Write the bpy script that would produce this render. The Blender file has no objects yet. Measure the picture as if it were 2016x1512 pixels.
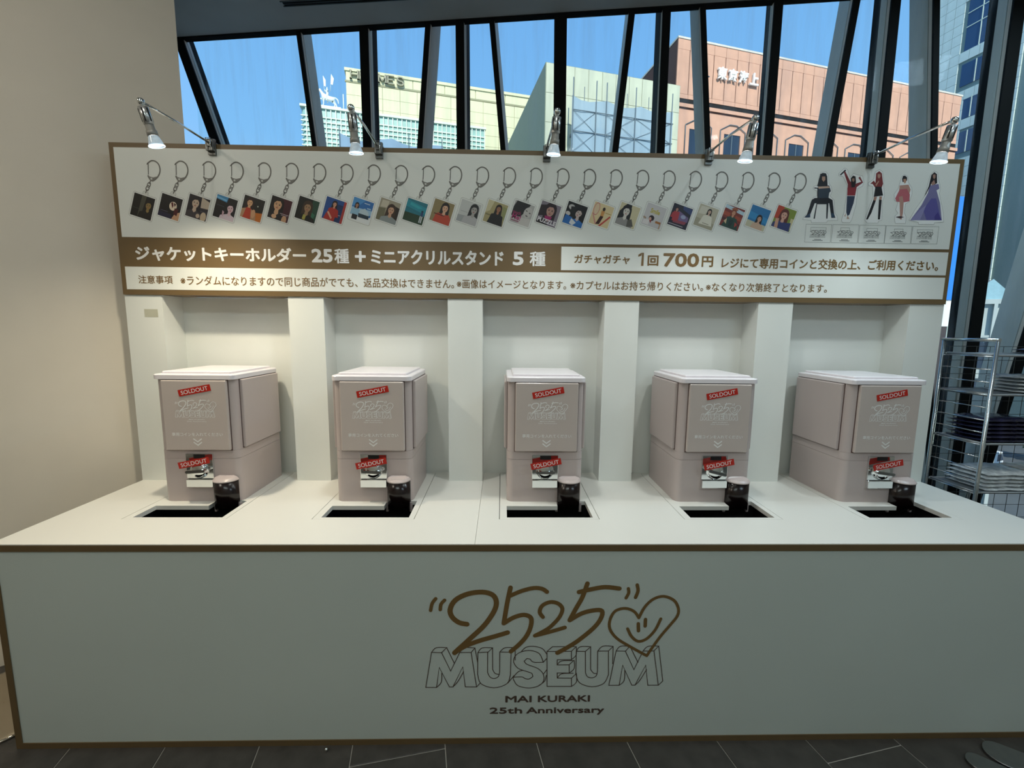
import bpy, bmesh, math, random
from mathutils import Vector, Matrix
random.seed(7)
C = bpy.context.scene.collection
SC = bpy.context.scene
R = math.radians

# ------------------------------------------------------------------ camera
cam_d = bpy.data.cameras.new('camera')
cam_d.sensor_width = 36.0
cam_d.lens = 848.0957 / 2016.0 * 36.0
cam_d.clip_start = 0.02
cam_d.clip_end = 2000
cam = bpy.data.objects.new('camera', cam_d)
C.objects.link(cam)
_yaw, _pit, _rol = 0.0232, 0.1230, 0.0105
_F = Vector((math.sin(_yaw) * math.cos(_pit), math.cos(_yaw) * math.cos(_pit), -math.sin(_pit)))
_R = Vector((math.cos(_yaw), -math.sin(_yaw), 0))
_U = _R.cross(_F)
_R2 = _R * math.cos(_rol) + _U * math.sin(_rol)
_U2 = -_R * math.sin(_rol) + _U * math.cos(_rol)
_m = Matrix(((_R2.x, _U2.x, -_F.x), (_R2.y, _U2.y, -_F.y), (_R2.z, _U2.z, -_F.z))).to_4x4()
_m.translation = Vector((1.788, -1.460, 1.558))
cam.matrix_world = _m
SC.camera = cam

# ------------------------------------------------------------------ world, sun, room lights, exposure
SC.view_settings.view_transform = 'Standard'
SC.view_settings.look = 'None'
SC.view_settings.gamma = 1.0
SC.view_settings.exposure = 0.0
SC.view_settings.use_curve_mapping = False

W = bpy.data.worlds.new('clear_sky')
SC.world = W
W.use_nodes = True
nt = W.node_tree
nt.nodes.clear()
wo = nt.nodes.new('ShaderNodeOutputWorld')
bg = nt.nodes.new('ShaderNodeBackground')
tc = nt.nodes.new('ShaderNodeTexCoord')
sep = nt.nodes.new('ShaderNodeSeparateXYZ')
rp = nt.nodes.new('ShaderNodeValToRGB')
nt.links.new(tc.outputs['Generated'], sep.inputs[0])
nt.links.new(sep.outputs['Z'], rp.inputs[0])
rp.color_ramp.elements[0].position = 0.0
rp.color_ramp.elements[0].color = (0.50, 0.74, 0.98, 1)
rp.color_ramp.elements[1].position = 0.75
rp.color_ramp.elements[1].color = (0.15, 0.40, 0.86, 1)
e = rp.color_ramp.elements.new(0.35)
e.color = (0.25, 0.56, 0.98, 1)
nt.links.new(rp.outputs[0], bg.inputs[0])
bg.inputs[1].default_value = 1.0
nt.links.new(bg.outputs[0], wo.inputs[0])

def light(name, kind, loc, energy, color, aim=None, **kw):
    d = bpy.data.lights.new(name, kind)
    d.energy = energy
    d.color = color
    for k, v in kw.items():
        setattr(d, k, v)
    o = bpy.data.objects.new(name, d)
    C.objects.link(o)
    o.location = loc
    if aim is not None:
        o.rotation_euler = (Vector(aim) - Vector(loc)).to_track_quat('-Z', 'Y').to_euler()
    return o

SUN = light('sun', 'SUN', (0, 0, 30), 5.2, (1.0, 0.95, 0.85), angle=R(0.6))
SUN.rotation_euler = Vector((-0.04, 0.80, -0.60)).to_track_quat('-Z', 'Y').to_euler()
# the shop's unseen ceiling lights, plus cool fills at right standing in for daylight
light('ceiling_downlight_warm', 'AREA', (-0.9, -1.3, 3.44), 14.5, (1.0, 0.89, 0.75), aim=(-0.9, -0.6, 0), shape='SQUARE', size=0.5)
light('ceiling_fill', 'AREA', (1.2, -2.5, 3.44), 17, (0.88, 1.0, 0.97), aim=(1.2, -1.9, 0), shape='RECTANGLE', size=1.6, size_y=0.4)
light('ceiling_fill', 'AREA', (4.2, -2.4, 3.44), 17, (0.68, 0.87, 1.0), aim=(4.3, -1.2, 0), shape='RECTANGLE', size=1.2, size_y=0.4)  # cooled and strengthened in place of daylight from the right windows
for _x, _w, _c in ((0.55, 3.0, (1.0, 0.95, 0.85)), (2.0, 2.7, (0.92, 1.0, 0.94)), (3.4, 5.0, (0.86, 0.97, 1.0))):
    light('ceiling_spot', 'AREA', (_x, -0.42, 3.46), _w, _c, aim=(_x, 0.0, 0), shape='DISK', size=0.11)
light('ceiling_fill', 'AREA', (4.55, 0.45, 3.44), 14.0, (0.60, 0.84, 1.0), aim=(4.1, 0.25, 0), shape='SQUARE', size=0.4)  # invented overhead fill, brings daylight blue to the counter's right end
LAMP_W = 12.5

# ------------------------------------------------------------------ helpers
def lin(c):
    if isinstance(c, str):
        c = tuple(int(c[i:i + 2], 16) for i in (1, 3, 5))
    return tuple(((v / 255) / 12.92 if v / 255 <= 0.04045 else ((v / 255 + 0.055) / 1.055) ** 2.4) for v in c)

MATS = {}
def mat(name, col, rough=0.5, metal=0.0, var=0.05, scale=8.0, bump=0.0, emit=0.0, spec=0.5):
    if name in MATS:
        return MATS[name]
    m = bpy.data.materials.new(name)
    m.use_nodes = True
    t = m.node_tree
    b = t.nodes['Principled BSDF']
    L = lin(col)
    n = t.nodes.new('ShaderNodeTexNoise')
    n.inputs['Scale'].default_value = scale
    n.inputs['Detail'].default_value = 4
    co = t.nodes.new('ShaderNodeTexCoord')
    t.links.new(co.outputs['Object'], n.inputs['Vector'])
    r = t.nodes.new('ShaderNodeValToRGB')
    r.color_ramp.elements[0].position = 0.3
    r.color_ramp.elements[1].position = 0.7
    r.color_ramp.elements[0].color = tuple(v * (1 - var) for v in L) + (1,)
    r.color_ramp.elements[1].color = tuple(min(1, v * (1 + var)) for v in L) + (1,)
    t.links.new(n.outputs['Fac'], r.inputs[0])
    t.links.new(r.outputs[0], b.inputs['Base Color'])
    b.inputs['Roughness'].default_value = rough
    b.inputs['Metallic'].default_value = metal
    b.inputs['Specular IOR Level'].default_value = spec
    if emit:
        b.inputs['Emission Color'].default_value = L + (1,)
        b.inputs['Emission Strength'].default_value = emit
    if bump:
        bp = t.nodes.new('ShaderNodeBump')
        bp.inputs['Strength'].default_value = bump
        bp.inputs['Distance'].default_value = 0.01
        t.links.new(n.outputs['Fac'], bp.inputs['Height'])
        t.links.new(bp.outputs[0], b.inputs['Normal'])
    MATS[name] = m
    return m

def ink_mat(name, rough=0.45):
    m = bpy.data.materials.new(name)
    m.use_nodes = True
    t = m.node_tree
    b = t.nodes['Principled BSDF']
    a = t.nodes.new('ShaderNodeAttribute')
    a.attribute_name = 'ink'
    t.links.new(a.outputs['Color'], b.inputs['Base Color'])
    b.inputs['Roughness'].default_value = rough
    return m
INK = ink_mat('printed_ink')

def glass_mat(name, tint, dirt=0.0, gloss=0.06):
    m = bpy.data.materials.new(name)
    m.use_nodes = True
    t = m.node_tree
    t.nodes.clear()
    out = t.nodes.new('ShaderNodeOutputMaterial')
    tr = t.nodes.new('ShaderNodeBsdfTransparent')
    tr.inputs[0].default_value = tint + (1,)
    gl = t.nodes.new('ShaderNodeBsdfGlossy')
    gl.inputs['Roughness'].default_value = 0.02
    fr = t.nodes.new('ShaderNodeFresnel')
    fr.inputs['IOR'].default_value = 1.08
    mx = t.nodes.new('ShaderNodeMixShader')
    t.links.new(fr.outputs[0], mx.inputs[0])
    t.links.new(tr.outputs[0], mx.inputs[1])
    t.links.new(gl.outputs[0], mx.inputs[2])
    last = mx
    if dirt:
        df = t.nodes.new('ShaderNodeBsdfTranslucent')
        df.inputs[0].default_value = (0.8, 0.85, 0.85, 1)
        n = t.nodes.new('ShaderNodeTexNoise')
        n.inputs['Scale'].default_value = 3.0
        n.inputs['Detail'].default_value = 6
        mp = t.nodes.new('ShaderNodeMapping')
        mp.inputs['Scale'].default_value = (7, 7, 0.6)
        co = t.nodes.new('ShaderNodeTexCoord')
        t.links.new(co.outputs['Object'], mp.inputs[0])
        t.links.new(mp.outputs[0], n.inputs['Vector'])
        r = t.nodes.new('ShaderNodeMapRange')
        r.inputs['From Min'].default_value = 0.45
        r.inputs['From Max'].default_value = 0.75
        r.inputs['To Min'].default_value = 0.0
        r.inputs['To Max'].default_value = dirt
        t.links.new(n.outputs['Fac'], r.inputs[0])
        m2 = t.nodes.new('ShaderNodeMixShader')
        t.links.new(r.outputs[0], m2.inputs[0])
        t.links.new(mx.outputs[0], m2.inputs[1])
        t.links.new(df.outputs[0], m2.inputs[2])
        last = m2
    t.links.new(last.outputs[0], out.inputs[0])
    return m

class MB:
    """collects shapes and links them as ONE mesh object"""
    def __init__(s):
        s.v = []; s.f = []; s.c = []; s.sm = []
    def add(s, vs, fs, col=None, smooth=False, M=None):
        k = len(s.v)
        s.v += [tuple(M @ Vector(q)) if M is not None else tuple(q) for q in vs]
        for f in fs:
            s.f.append([i + k for i in f]); s.c.append(col); s.sm.append(smooth)
        return s
    def box(s, x0, x1, y0, y1, z0, z1, M=None, col=None):
        vs = [(x, y, z) for z in (z0, z1) for y in (y0, y1) for x in (x0, x1)]
        fs = [(0, 2, 3, 1), (4, 5, 7, 6), (0, 1, 5, 4), (2, 6, 7, 3), (0, 4, 6, 2), (1, 3, 7, 5)]
        return s.add(vs, fs, col, False, M)
    def prism(s, pts, a0, a1, axis='z', M=None, smooth=False, col=None):
        """pts: ccw outline, extruded along axis"""
        n = len(pts)
        def P(p, a):
            if axis == 'z': return (p[0], p[1], a)
            if axis == 'y': return (p[0], a, p[1])
            return (a, p[0], p[1])
        vs = [P(p, a0) for p in pts] + [P(p, a1) for p in pts]
        s.add(vs, [tuple(range(n))[::-1], tuple(range(n, 2 * n))], col, False, M)
        if smooth: s.add(vs, [], col, True, M)
        k = len(s.v) - 2 * n
        for i in range(n):
            j = (i + 1) % n
            s.f.append([k + i, k + j, k + n + j, k + n + i]); s.c.append(col); s.sm.append(smooth)
        return s
    def tube(s, pts, r, n=8, cap=True, M=None):
        """tube through points; r a number or one radius per point"""
        P = [Vector(p) for p in pts]
        rr = r if isinstance(r, (list, tuple)) else [r] * len(P)
        vs = []; up = None
        for i, p in enumerate(P):
            d = (P[min(i + 1, len(P) - 1)] - P[max(i - 1, 0)])
            if d.length < 1e-9: d = Vector((0, 0, 1))
            d.normalize()
            if up is None:
                up = d.orthogonal().normalized()
            else:
                up = (up - d * up.dot(d))
                up = up.normalized() if up.length > 1e-6 else d.orthogonal().normalized()
            w = d.cross(up)
            for k in range(n):
                a = 2 * math.pi * k / n
                vs.append(tuple(p + (up * math.cos(a) + w * math.sin(a)) * rr[i]))
        fs = []
        for i in range(len(P) - 1):
            for k in range(n):
                j = (k + 1) % n
                fs.append((i * n + k, i * n + j, (i + 1) * n + j, (i + 1) * n + k))
        s.add(vs, fs, None, True, M)
        if cap:
            b = len(s.v) - len(vs)
            s.f.append([b + k for k in range(n)][::-1]); s.c.append(None); s.sm.append(False)
            s.f.append([b + (len(P) - 1) * n + k for k in range(n)]); s.c.append(None); s.sm.append(False)
        return s
    def poly(s, pts, y, col=None, M=None):
        """flat polygon in the XZ plane facing -Y"""
        n = len(pts)
        ar = sum(pts[i][0] * pts[(i + 1) % n][1] - pts[(i + 1) % n][0] * pts[i][1] for i in range(n))
        if ar < 0: pts = pts[::-1]
        return s.add([(p[0], y, p[1]) for p in pts], [tuple(range(n))], col, False, M)
    def stroke(s, pts, w, y, col=None, M=None, closed=False):
        """flat ribbon in one layer: mitred strip with round ends"""
        P = [Vector(p) for p in pts]
        P = [p for k, p in enumerate(P) if k == 0 or (p - P[k - 1]).length > 1e-7]
        n = len(P); loop = n > 3 and (P[0] - P[-1]).length < 1e-6
        if loop: P = P[:-1]; n -= 1
        L, Rr = [], []
        for i in range(n):
            a = P[(i - 1) % n] if (loop or i > 0) else None
            b = P[(i + 1) % n] if (loop or i < n - 1) else None
            d1 = (P[i] - a).normalized() if a is not None else (b - P[i]).normalized()
            d2 = (b - P[i]).normalized() if b is not None else d1
            n1 = Vector((-d1.y, d1.x)); n2 = Vector((-d2.y, d2.x))
            m = n1 + n2
            m = m.normalized() if m.length > 1e-5 else n1
            k = min(1.9, 1 / max(0.2, m.dot(n1)))
            L.append(P[i] + m * w / 2 * k); Rr.append(P[i] - m * w / 2 * k)
        vs = [(q.x, y, q.y) for q in L] + [(q.x, y, q.y) for q in Rr]
        fs = []
        for i in range(n if loop else n - 1):
            j = (i + 1) % n
            fs.append((n + i, n + j, j, i))
        s.add(vs, fs, col, False, M)
        if not loop:
            for c, d in ((P[0], (P[0] - P[1]).normalized()), (P[-1], (P[-1] - P[-2]).normalized())):
                q = Vector((-d.y, d.x))
                s.poly([tuple(c + q * w / 2 * math.cos(t * math.pi / 6) + d * w / 2 * math.sin(t * math.pi / 6)) for t in range(7)], y, col, M)
        return s
    def build(s, name, m, parent=None, bevel=0, seg=2, loc=None):
        me = bpy.data.meshes.new(name)
        me.from_pydata(s.v, [], s.f)
        me.materials.append(m)
        me.polygons.foreach_set('use_smooth', s.sm)
        if any(c is not None for c in s.c):
            at = me.color_attributes.new('ink', 'FLOAT_COLOR', 'CORNER')
            k = 0
            for p, c in zip(me.polygons, s.c):
                L = (lin(c) if c is not None else (0.8, 0.8, 0.8)) + (1,)
                for _ in p.vertices:
                    at.data[k].color = L; k += 1
        me.update()
        if bevel:
            bm = bmesh.new(); bm.from_mesh(me)
            bmesh.ops.remove_doubles(bm, verts=bm.verts, dist=1e-6)
            es = [e for e in bm.edges if len(e.link_faces) == 2 and e.calc_face_angle(0) > 0.7]
            bmesh.ops.bevel(bm, geom=es, offset=bevel, segments=seg, affect='EDGES', profile=0.5)
            bm.to_mesh(me); bm.free()
        o = bpy.data.objects.new(name, me)
        C.objects.link(o)
        if parent is not None: o.parent = parent
        if loc is not None: o.location = loc
        return o

def spline(pts, n=6):
    """Catmull-Rom through 2-D or 3-D points"""
    P = [Vector(p) for p in pts]
    if len(P) < 3: return [tuple(p) for p in P]
    out = []
    for i in range(len(P) - 1):
        p0 = P[max(i - 1, 0)]; p1 = P[i]; p2 = P[i + 1]; p3 = P[min(i + 2, len(P) - 1)]
        for k in range(n):
            t = k / n
            out.append(tuple(0.5 * ((2 * p1) + (p2 - p0) * t + (2 * p0 - 5 * p1 + 4 * p2 - p3) * t * t + (3 * p1 - p0 - 3 * p2 + p3) * t ** 3)))
    out.append(tuple(P[-1]))
    return out

def rrect(x0, x1, y0, y1, r, n=5):
    if not isinstance(r, (list, tuple)): r = [r] * 4
    out = []
    for (cx, cy, a, q) in ((x1, y0, -90, r[0]), (x1, y1, 0, r[1]), (x0, y1, 90, r[2]), (x0, y0, 180, r[3])):
        ox = cx - q if cx == x1 else cx + q
        oy = cy - q if cy == y1 else cy + q
        if q == 0: out.append((cx, cy)); continue
        for k in range(n + 1):
            t = R(a + 90 * k / n)
            out.append((ox + q * math.cos(t), oy + q * math.sin(t)))
    return out

def ell(cx, cy, rx, ry, n=18, a=0):
    ca, sa = math.cos(a), math.sin(a)
    return [(cx + rx * math.cos(2 * math.pi * k / n) * ca - ry * math.sin(2 * math.pi * k / n) * sa,
             cy + rx * math.cos(2 * math.pi * k / n) * sa + ry * math.sin(2 * math.pi * k / n) * ca) for k in range(n)]

def tag(o, label=None, cat=None, group=None, kind=None):
    if label: o['label'] = label
    if cat: o['category'] = cat
    if group: o['group'] = group
    if kind: o['kind'] = kind
    return o

def empty(name, loc=(0, 0, 0), rz=0, label=None, cat=None, group=None, kind=None, parent=None):
    o = bpy.data.objects.new(name, None)
    o.empty_display_size = 0.1
    C.objects.link(o)
    o.location = loc; o.rotation_euler = (0, 0, rz)
    if parent: o.parent = parent
    return tag(o, label, cat, group, kind)

KIDS = {}
def copy_tree(o, parent=None):
    c = o.copy(); C.objects.link(c)
    if parent is not None:
        c.parent = parent; c.matrix_parent_inverse = o.matrix_parent_inverse.copy()
    for ch in [q for q in bpy.data.objects if q.parent == o]:
        copy_tree(ch, c)
    return c

def text_polys(body, off=0.0, shear=0.0):
    """outline polygons of a line of writing, normalised so its box starts at 0,0"""
    cu = bpy.data.curves.new('writing', 'FONT')
    cu.body = body; cu.offset = off; cu.shear = shear
    cu.resolution_u = 3
    o = bpy.data.objects.new('writing', cu)
    C.objects.link(o)
    dg = bpy.context.evaluated_depsgraph_get()
    me = bpy.data.meshes.new_from_object(o.evaluated_get(dg))
    vs = [(v.co.x, v.co.y) for v in me.vertices]
    fs = [tuple(p.vertices) for p in me.polygons]
    bpy.data.objects.remove(o); bpy.data.curves.remove(cu); bpy.data.meshes.remove(me)
    x0 = min(v[0] for v in vs); x1 = max(v[0] for v in vs); y0 = min(v[1] for v in vs); y1 = max(v[1] for v in vs)
    return [(v[0] - x0, v[1] - y0) for v in vs], fs, x1 - x0, y1 - y0

TEXT_CACHE = {}
def add_text(mb, body, x0, x1, z0, z1, y, col=None, off=0.0, depth=0.0, M=None, shear=0.0, fat=0.0):
    if fat:
        for k, (a, b) in enumerate(((-1, -1), (1, -1), (-1, 1), (1, 1), (0, -1.3), (0, 1.3), (-1.3, 0), (1.3, 0))):
            add_text(mb, body, x0 + fat + a * fat, x1 - fat + a * fat, z0 + fat + b * fat, z1 - fat + b * fat, y - 0.0001 * k, col, off, depth, M, shear)
        return mb
    """writing fitted to a box on a wall that faces -Y"""
    key = (body, off, shear)
    if key not in TEXT_CACHE: TEXT_CACHE[key] = text_polys(body, off, shear)
    vs, fs, w, h = TEXT_CACHE[key]
    V = [(x0 + v[0] / w * (x1 - x0), y, z0 + v[1] / h * (z1 - z0)) for v in vs]
    mb.add(V, fs, col, False, M)
    if depth:
        k = len(V)
        ed = {}
        for f in fs:
            for i in range(len(f)):
                a, b = f[i], f[(i + 1) % len(f)]
                ed[(a, b)] = 1
        sides = [(a, b) for (a, b) in ed if (b, a) not in ed]
        V2 = V + [(v[0], y + depth, v[2]) for v in V]
        mb.add(V2, [(b, a, a + k, b + k) for a, b in sides], col, False, M)
    return mb

# ------------------------------------------------------------------ materials
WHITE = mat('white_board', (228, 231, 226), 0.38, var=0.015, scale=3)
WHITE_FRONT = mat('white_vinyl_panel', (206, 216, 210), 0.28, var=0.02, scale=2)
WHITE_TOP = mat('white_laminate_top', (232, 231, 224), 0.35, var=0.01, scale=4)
BRONZE = mat('bronze_brown_vinyl', (110, 90, 60), 0.4, var=0.03, scale=6)
BRONZE_INK = mat('bronze_brown_print', (122, 94, 52), 0.45, var=0.03)
DARK_INK = mat('dark_brown_print', (84, 68, 58), 0.45, var=0.03)
WHITE_INK = mat('white_print', (232, 232, 230), 0.5, var=0.01)
BLACK = mat('black_interior', (9, 9, 9), 0.8, var=0.1)
WALL = mat('warm_white_wall_paint', (222, 214, 200), 0.75, var=0.02, scale=5, bump=0.05)
CEIL = mat('grey_ceiling_paint', (196, 200, 202), 0.8, var=0.03, scale=4)
TILE = mat('dark_slate_tile', (74, 70, 66), 0.42, var=0.22, scale=14, bump=0.35)
GROUT = mat('pale_grout', (196, 190, 180), 0.8, var=0.06, scale=20)
PINK = mat('pinkish_grey_plastic', (190, 177, 174), 0.33, var=0.01, scale=5)
PINKD = mat('pinkish_grey_door', (196, 184, 178), 0.25, var=0.01, scale=5)
GROOVE = mat('groove_brown', (90, 70, 66), 0.6)
CHROME = mat('chrome', (225, 228, 228), 0.08, 1.0, var=0.02)
STEEL = mat('brushed_steel', (150, 150, 150), 0.28, 1.0, var=0.08, scale=30)
GUN = mat('grey_metal', (104, 106, 104), 0.35, 0.8, var=0.06)
RED = mat('red_sticker', (186, 32, 16), 0.4, var=0.04)
SMOKE = mat('dark_smoked_plastic', (22, 12, 12), 0.22, var=0.2)
MULL = mat('black_mullion', (14, 16, 16), 0.8, var=0.1, spec=0.15)
FIN = mat('pale_aluminium_fin', (188, 181, 168), 0.6, 0.0, var=0.05)
GLASS = glass_mat('window_glass', (0.93, 0.97, 0.97), dirt=0.10)
LOGO_BOLD=[(13,[(39,229),(26,210),(20,183)]),(13,[(71,223),(58,207),(55,186)]),(19,[(152,128),(123,135),(98,157),(91,187),(110,223),(155,247),(208,254),(245,243),(259,216),(251,179),(216,124),(165,72),(106,14)]),(18,[(106,14),(144,40),(198,62),(251,78),(301,94)]),(17,[(310,271),(298,207),(287,131)]),(17,[(287,131),(323,154),(360,164),(386,152),(386,118),(371,80),(346,48),(314,18)]),(16,[(311,240),(351,258),(394,269),(425,266),(443,254)]),(15,[(430,155),(418,175),(427,200),(456,214),(485,208),(501,188),(493,158),(471,129),(446,106),(402,81)]),(15,[(402,81),(440,91),(477,102),(512,113)]),(17,[(590,286),(573,232),(550,186),(529,142)]),(17,[(529,142),(573,169),(618,181),(647,178),(644,148),(618,110),(565,62),(522,32),(487,11)]),(17,[(560,253),(602,263),(655,272),(708,266)]),(12,[(741,266),(743,249),(734,229)]),(13,[(773,280),(777,257),(769,231)]),(11,[(785,150),(767,175),(734,188),(697,178),(679,145),(679,107),(706,69),(757,35),(822,-3)]),(11,[(822,-3),(842,32),(872,79),(905,123),(928,157),(930,187),(912,219),(873,235),(835,224),(805,193),(785,150)]),(13,[(784,127),(786,98)]),(13,[(810,144),(810,117)]),(11,[(745,107),(761,76),(787,56),(818,66),(848,101),(867,146)])]
LOGO_THIN=[[(-2,-126),(21,16),(58,15),(91,-60),(125,15),(167,15),(187,-126),(145,-125),(136,-43),(99,-125),(86,-125),(49,-45),(38,-127),(-2,-126)],[(21,16),(39,35),(77,35),(58,15)],[(77,35),(105,-29)],[(125,15),(142,34),(181,33),(167,15)],[(181,33),(191,-25)],[(187,-126),(200,-111)],[(38,-127),(56,-105),(58,-69)],[(99,-125),(116,-105),(139,-63)],[(192,14),(191,-73),(203,-112),(252,-130),(301,-113),(313,-77),(315,15),(273,16),(273,-64),(268,-84),(252,-92),(237,-85),(228,-67),(228,16),(192,14)],[(192,14),(208,33),(246,33),(228,14)],[(246,33),(247,-55),(256,-71),(272,-75)],[(273,16),(292,33),(330,33),(315,15)],[(330,33),(330,-17)],[(327,-80),(304,-111)],[(434,-27),(404,-27),(392,-22),(386,-14),(374,-11),(364,-22),(375,-35),(415,-52),(436,-76),(437,-105),(416,-125),(381,-132),(342,-122),(326,-99),(324,-87),(356,-86),(368,-93),(383,-95),(397,-85),(393,-72),(377,-65),(342,-51),(325,-26),(330,-1),(352,16),(387,21),(420,8),(435,-27)],[(352,16),(369,34),(397,38),(430,29),(447,6)],[(435,-27),(447,-12)],[(416,-125),(441,-105),(447,-81)],[(436,-76),(449,-57)],[(324,-87),(342,-65),(361,-59)],[(451,-126),(448,17),(539,17),(540,-17),(487,-17),(487,-38),(532,-38),(533,-72),(488,-71),(489,-92),(542,-93),(543,-127),(451,-126)],[(448,17),(468,36),(556,36),(539,17)],[(556,36),(557,2),(540,-17)],[(532,-38),(550,-19),(551,-53),(533,-72)],[(542,-93),(560,-73),(561,-109),(543,-127)],[(487,-38),(503,-22),(547,-21)],[(489,-92),(504,-75),(548,-73)],[(557,17),(558,-76),(573,-112),(620,-129),(664,-116),(681,-80),(677,17),(637,17),(639,-65),(635,-84),(620,-92),(602,-87),(594,-70),(591,16),(557,17)],[(557,17),(571,35),(610,35),(591,16)],[(610,35),(613,-58),(625,-73),(638,-74)],[(637,17),(656,37),(694,36),(677,17)],[(694,36),(695,-35)],[(684,-124),(706,17),(741,16),(776,-60),(807,16),(848,16),(872,-125),(832,-125),(820,-42),(783,-124),(771,-124),(733,-41),(723,-124),(684,-124)],[(706,17),(721,36),(757,36),(741,16)],[(757,36),(790,-30)],[(807,16),(825,35),(865,36),(848,16)],[(865,36),(888,-108),(872,-125)],[(723,-124),(741,-105),(742,-62)],[(783,-124),(800,-105),(824,-60)]]
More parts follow.
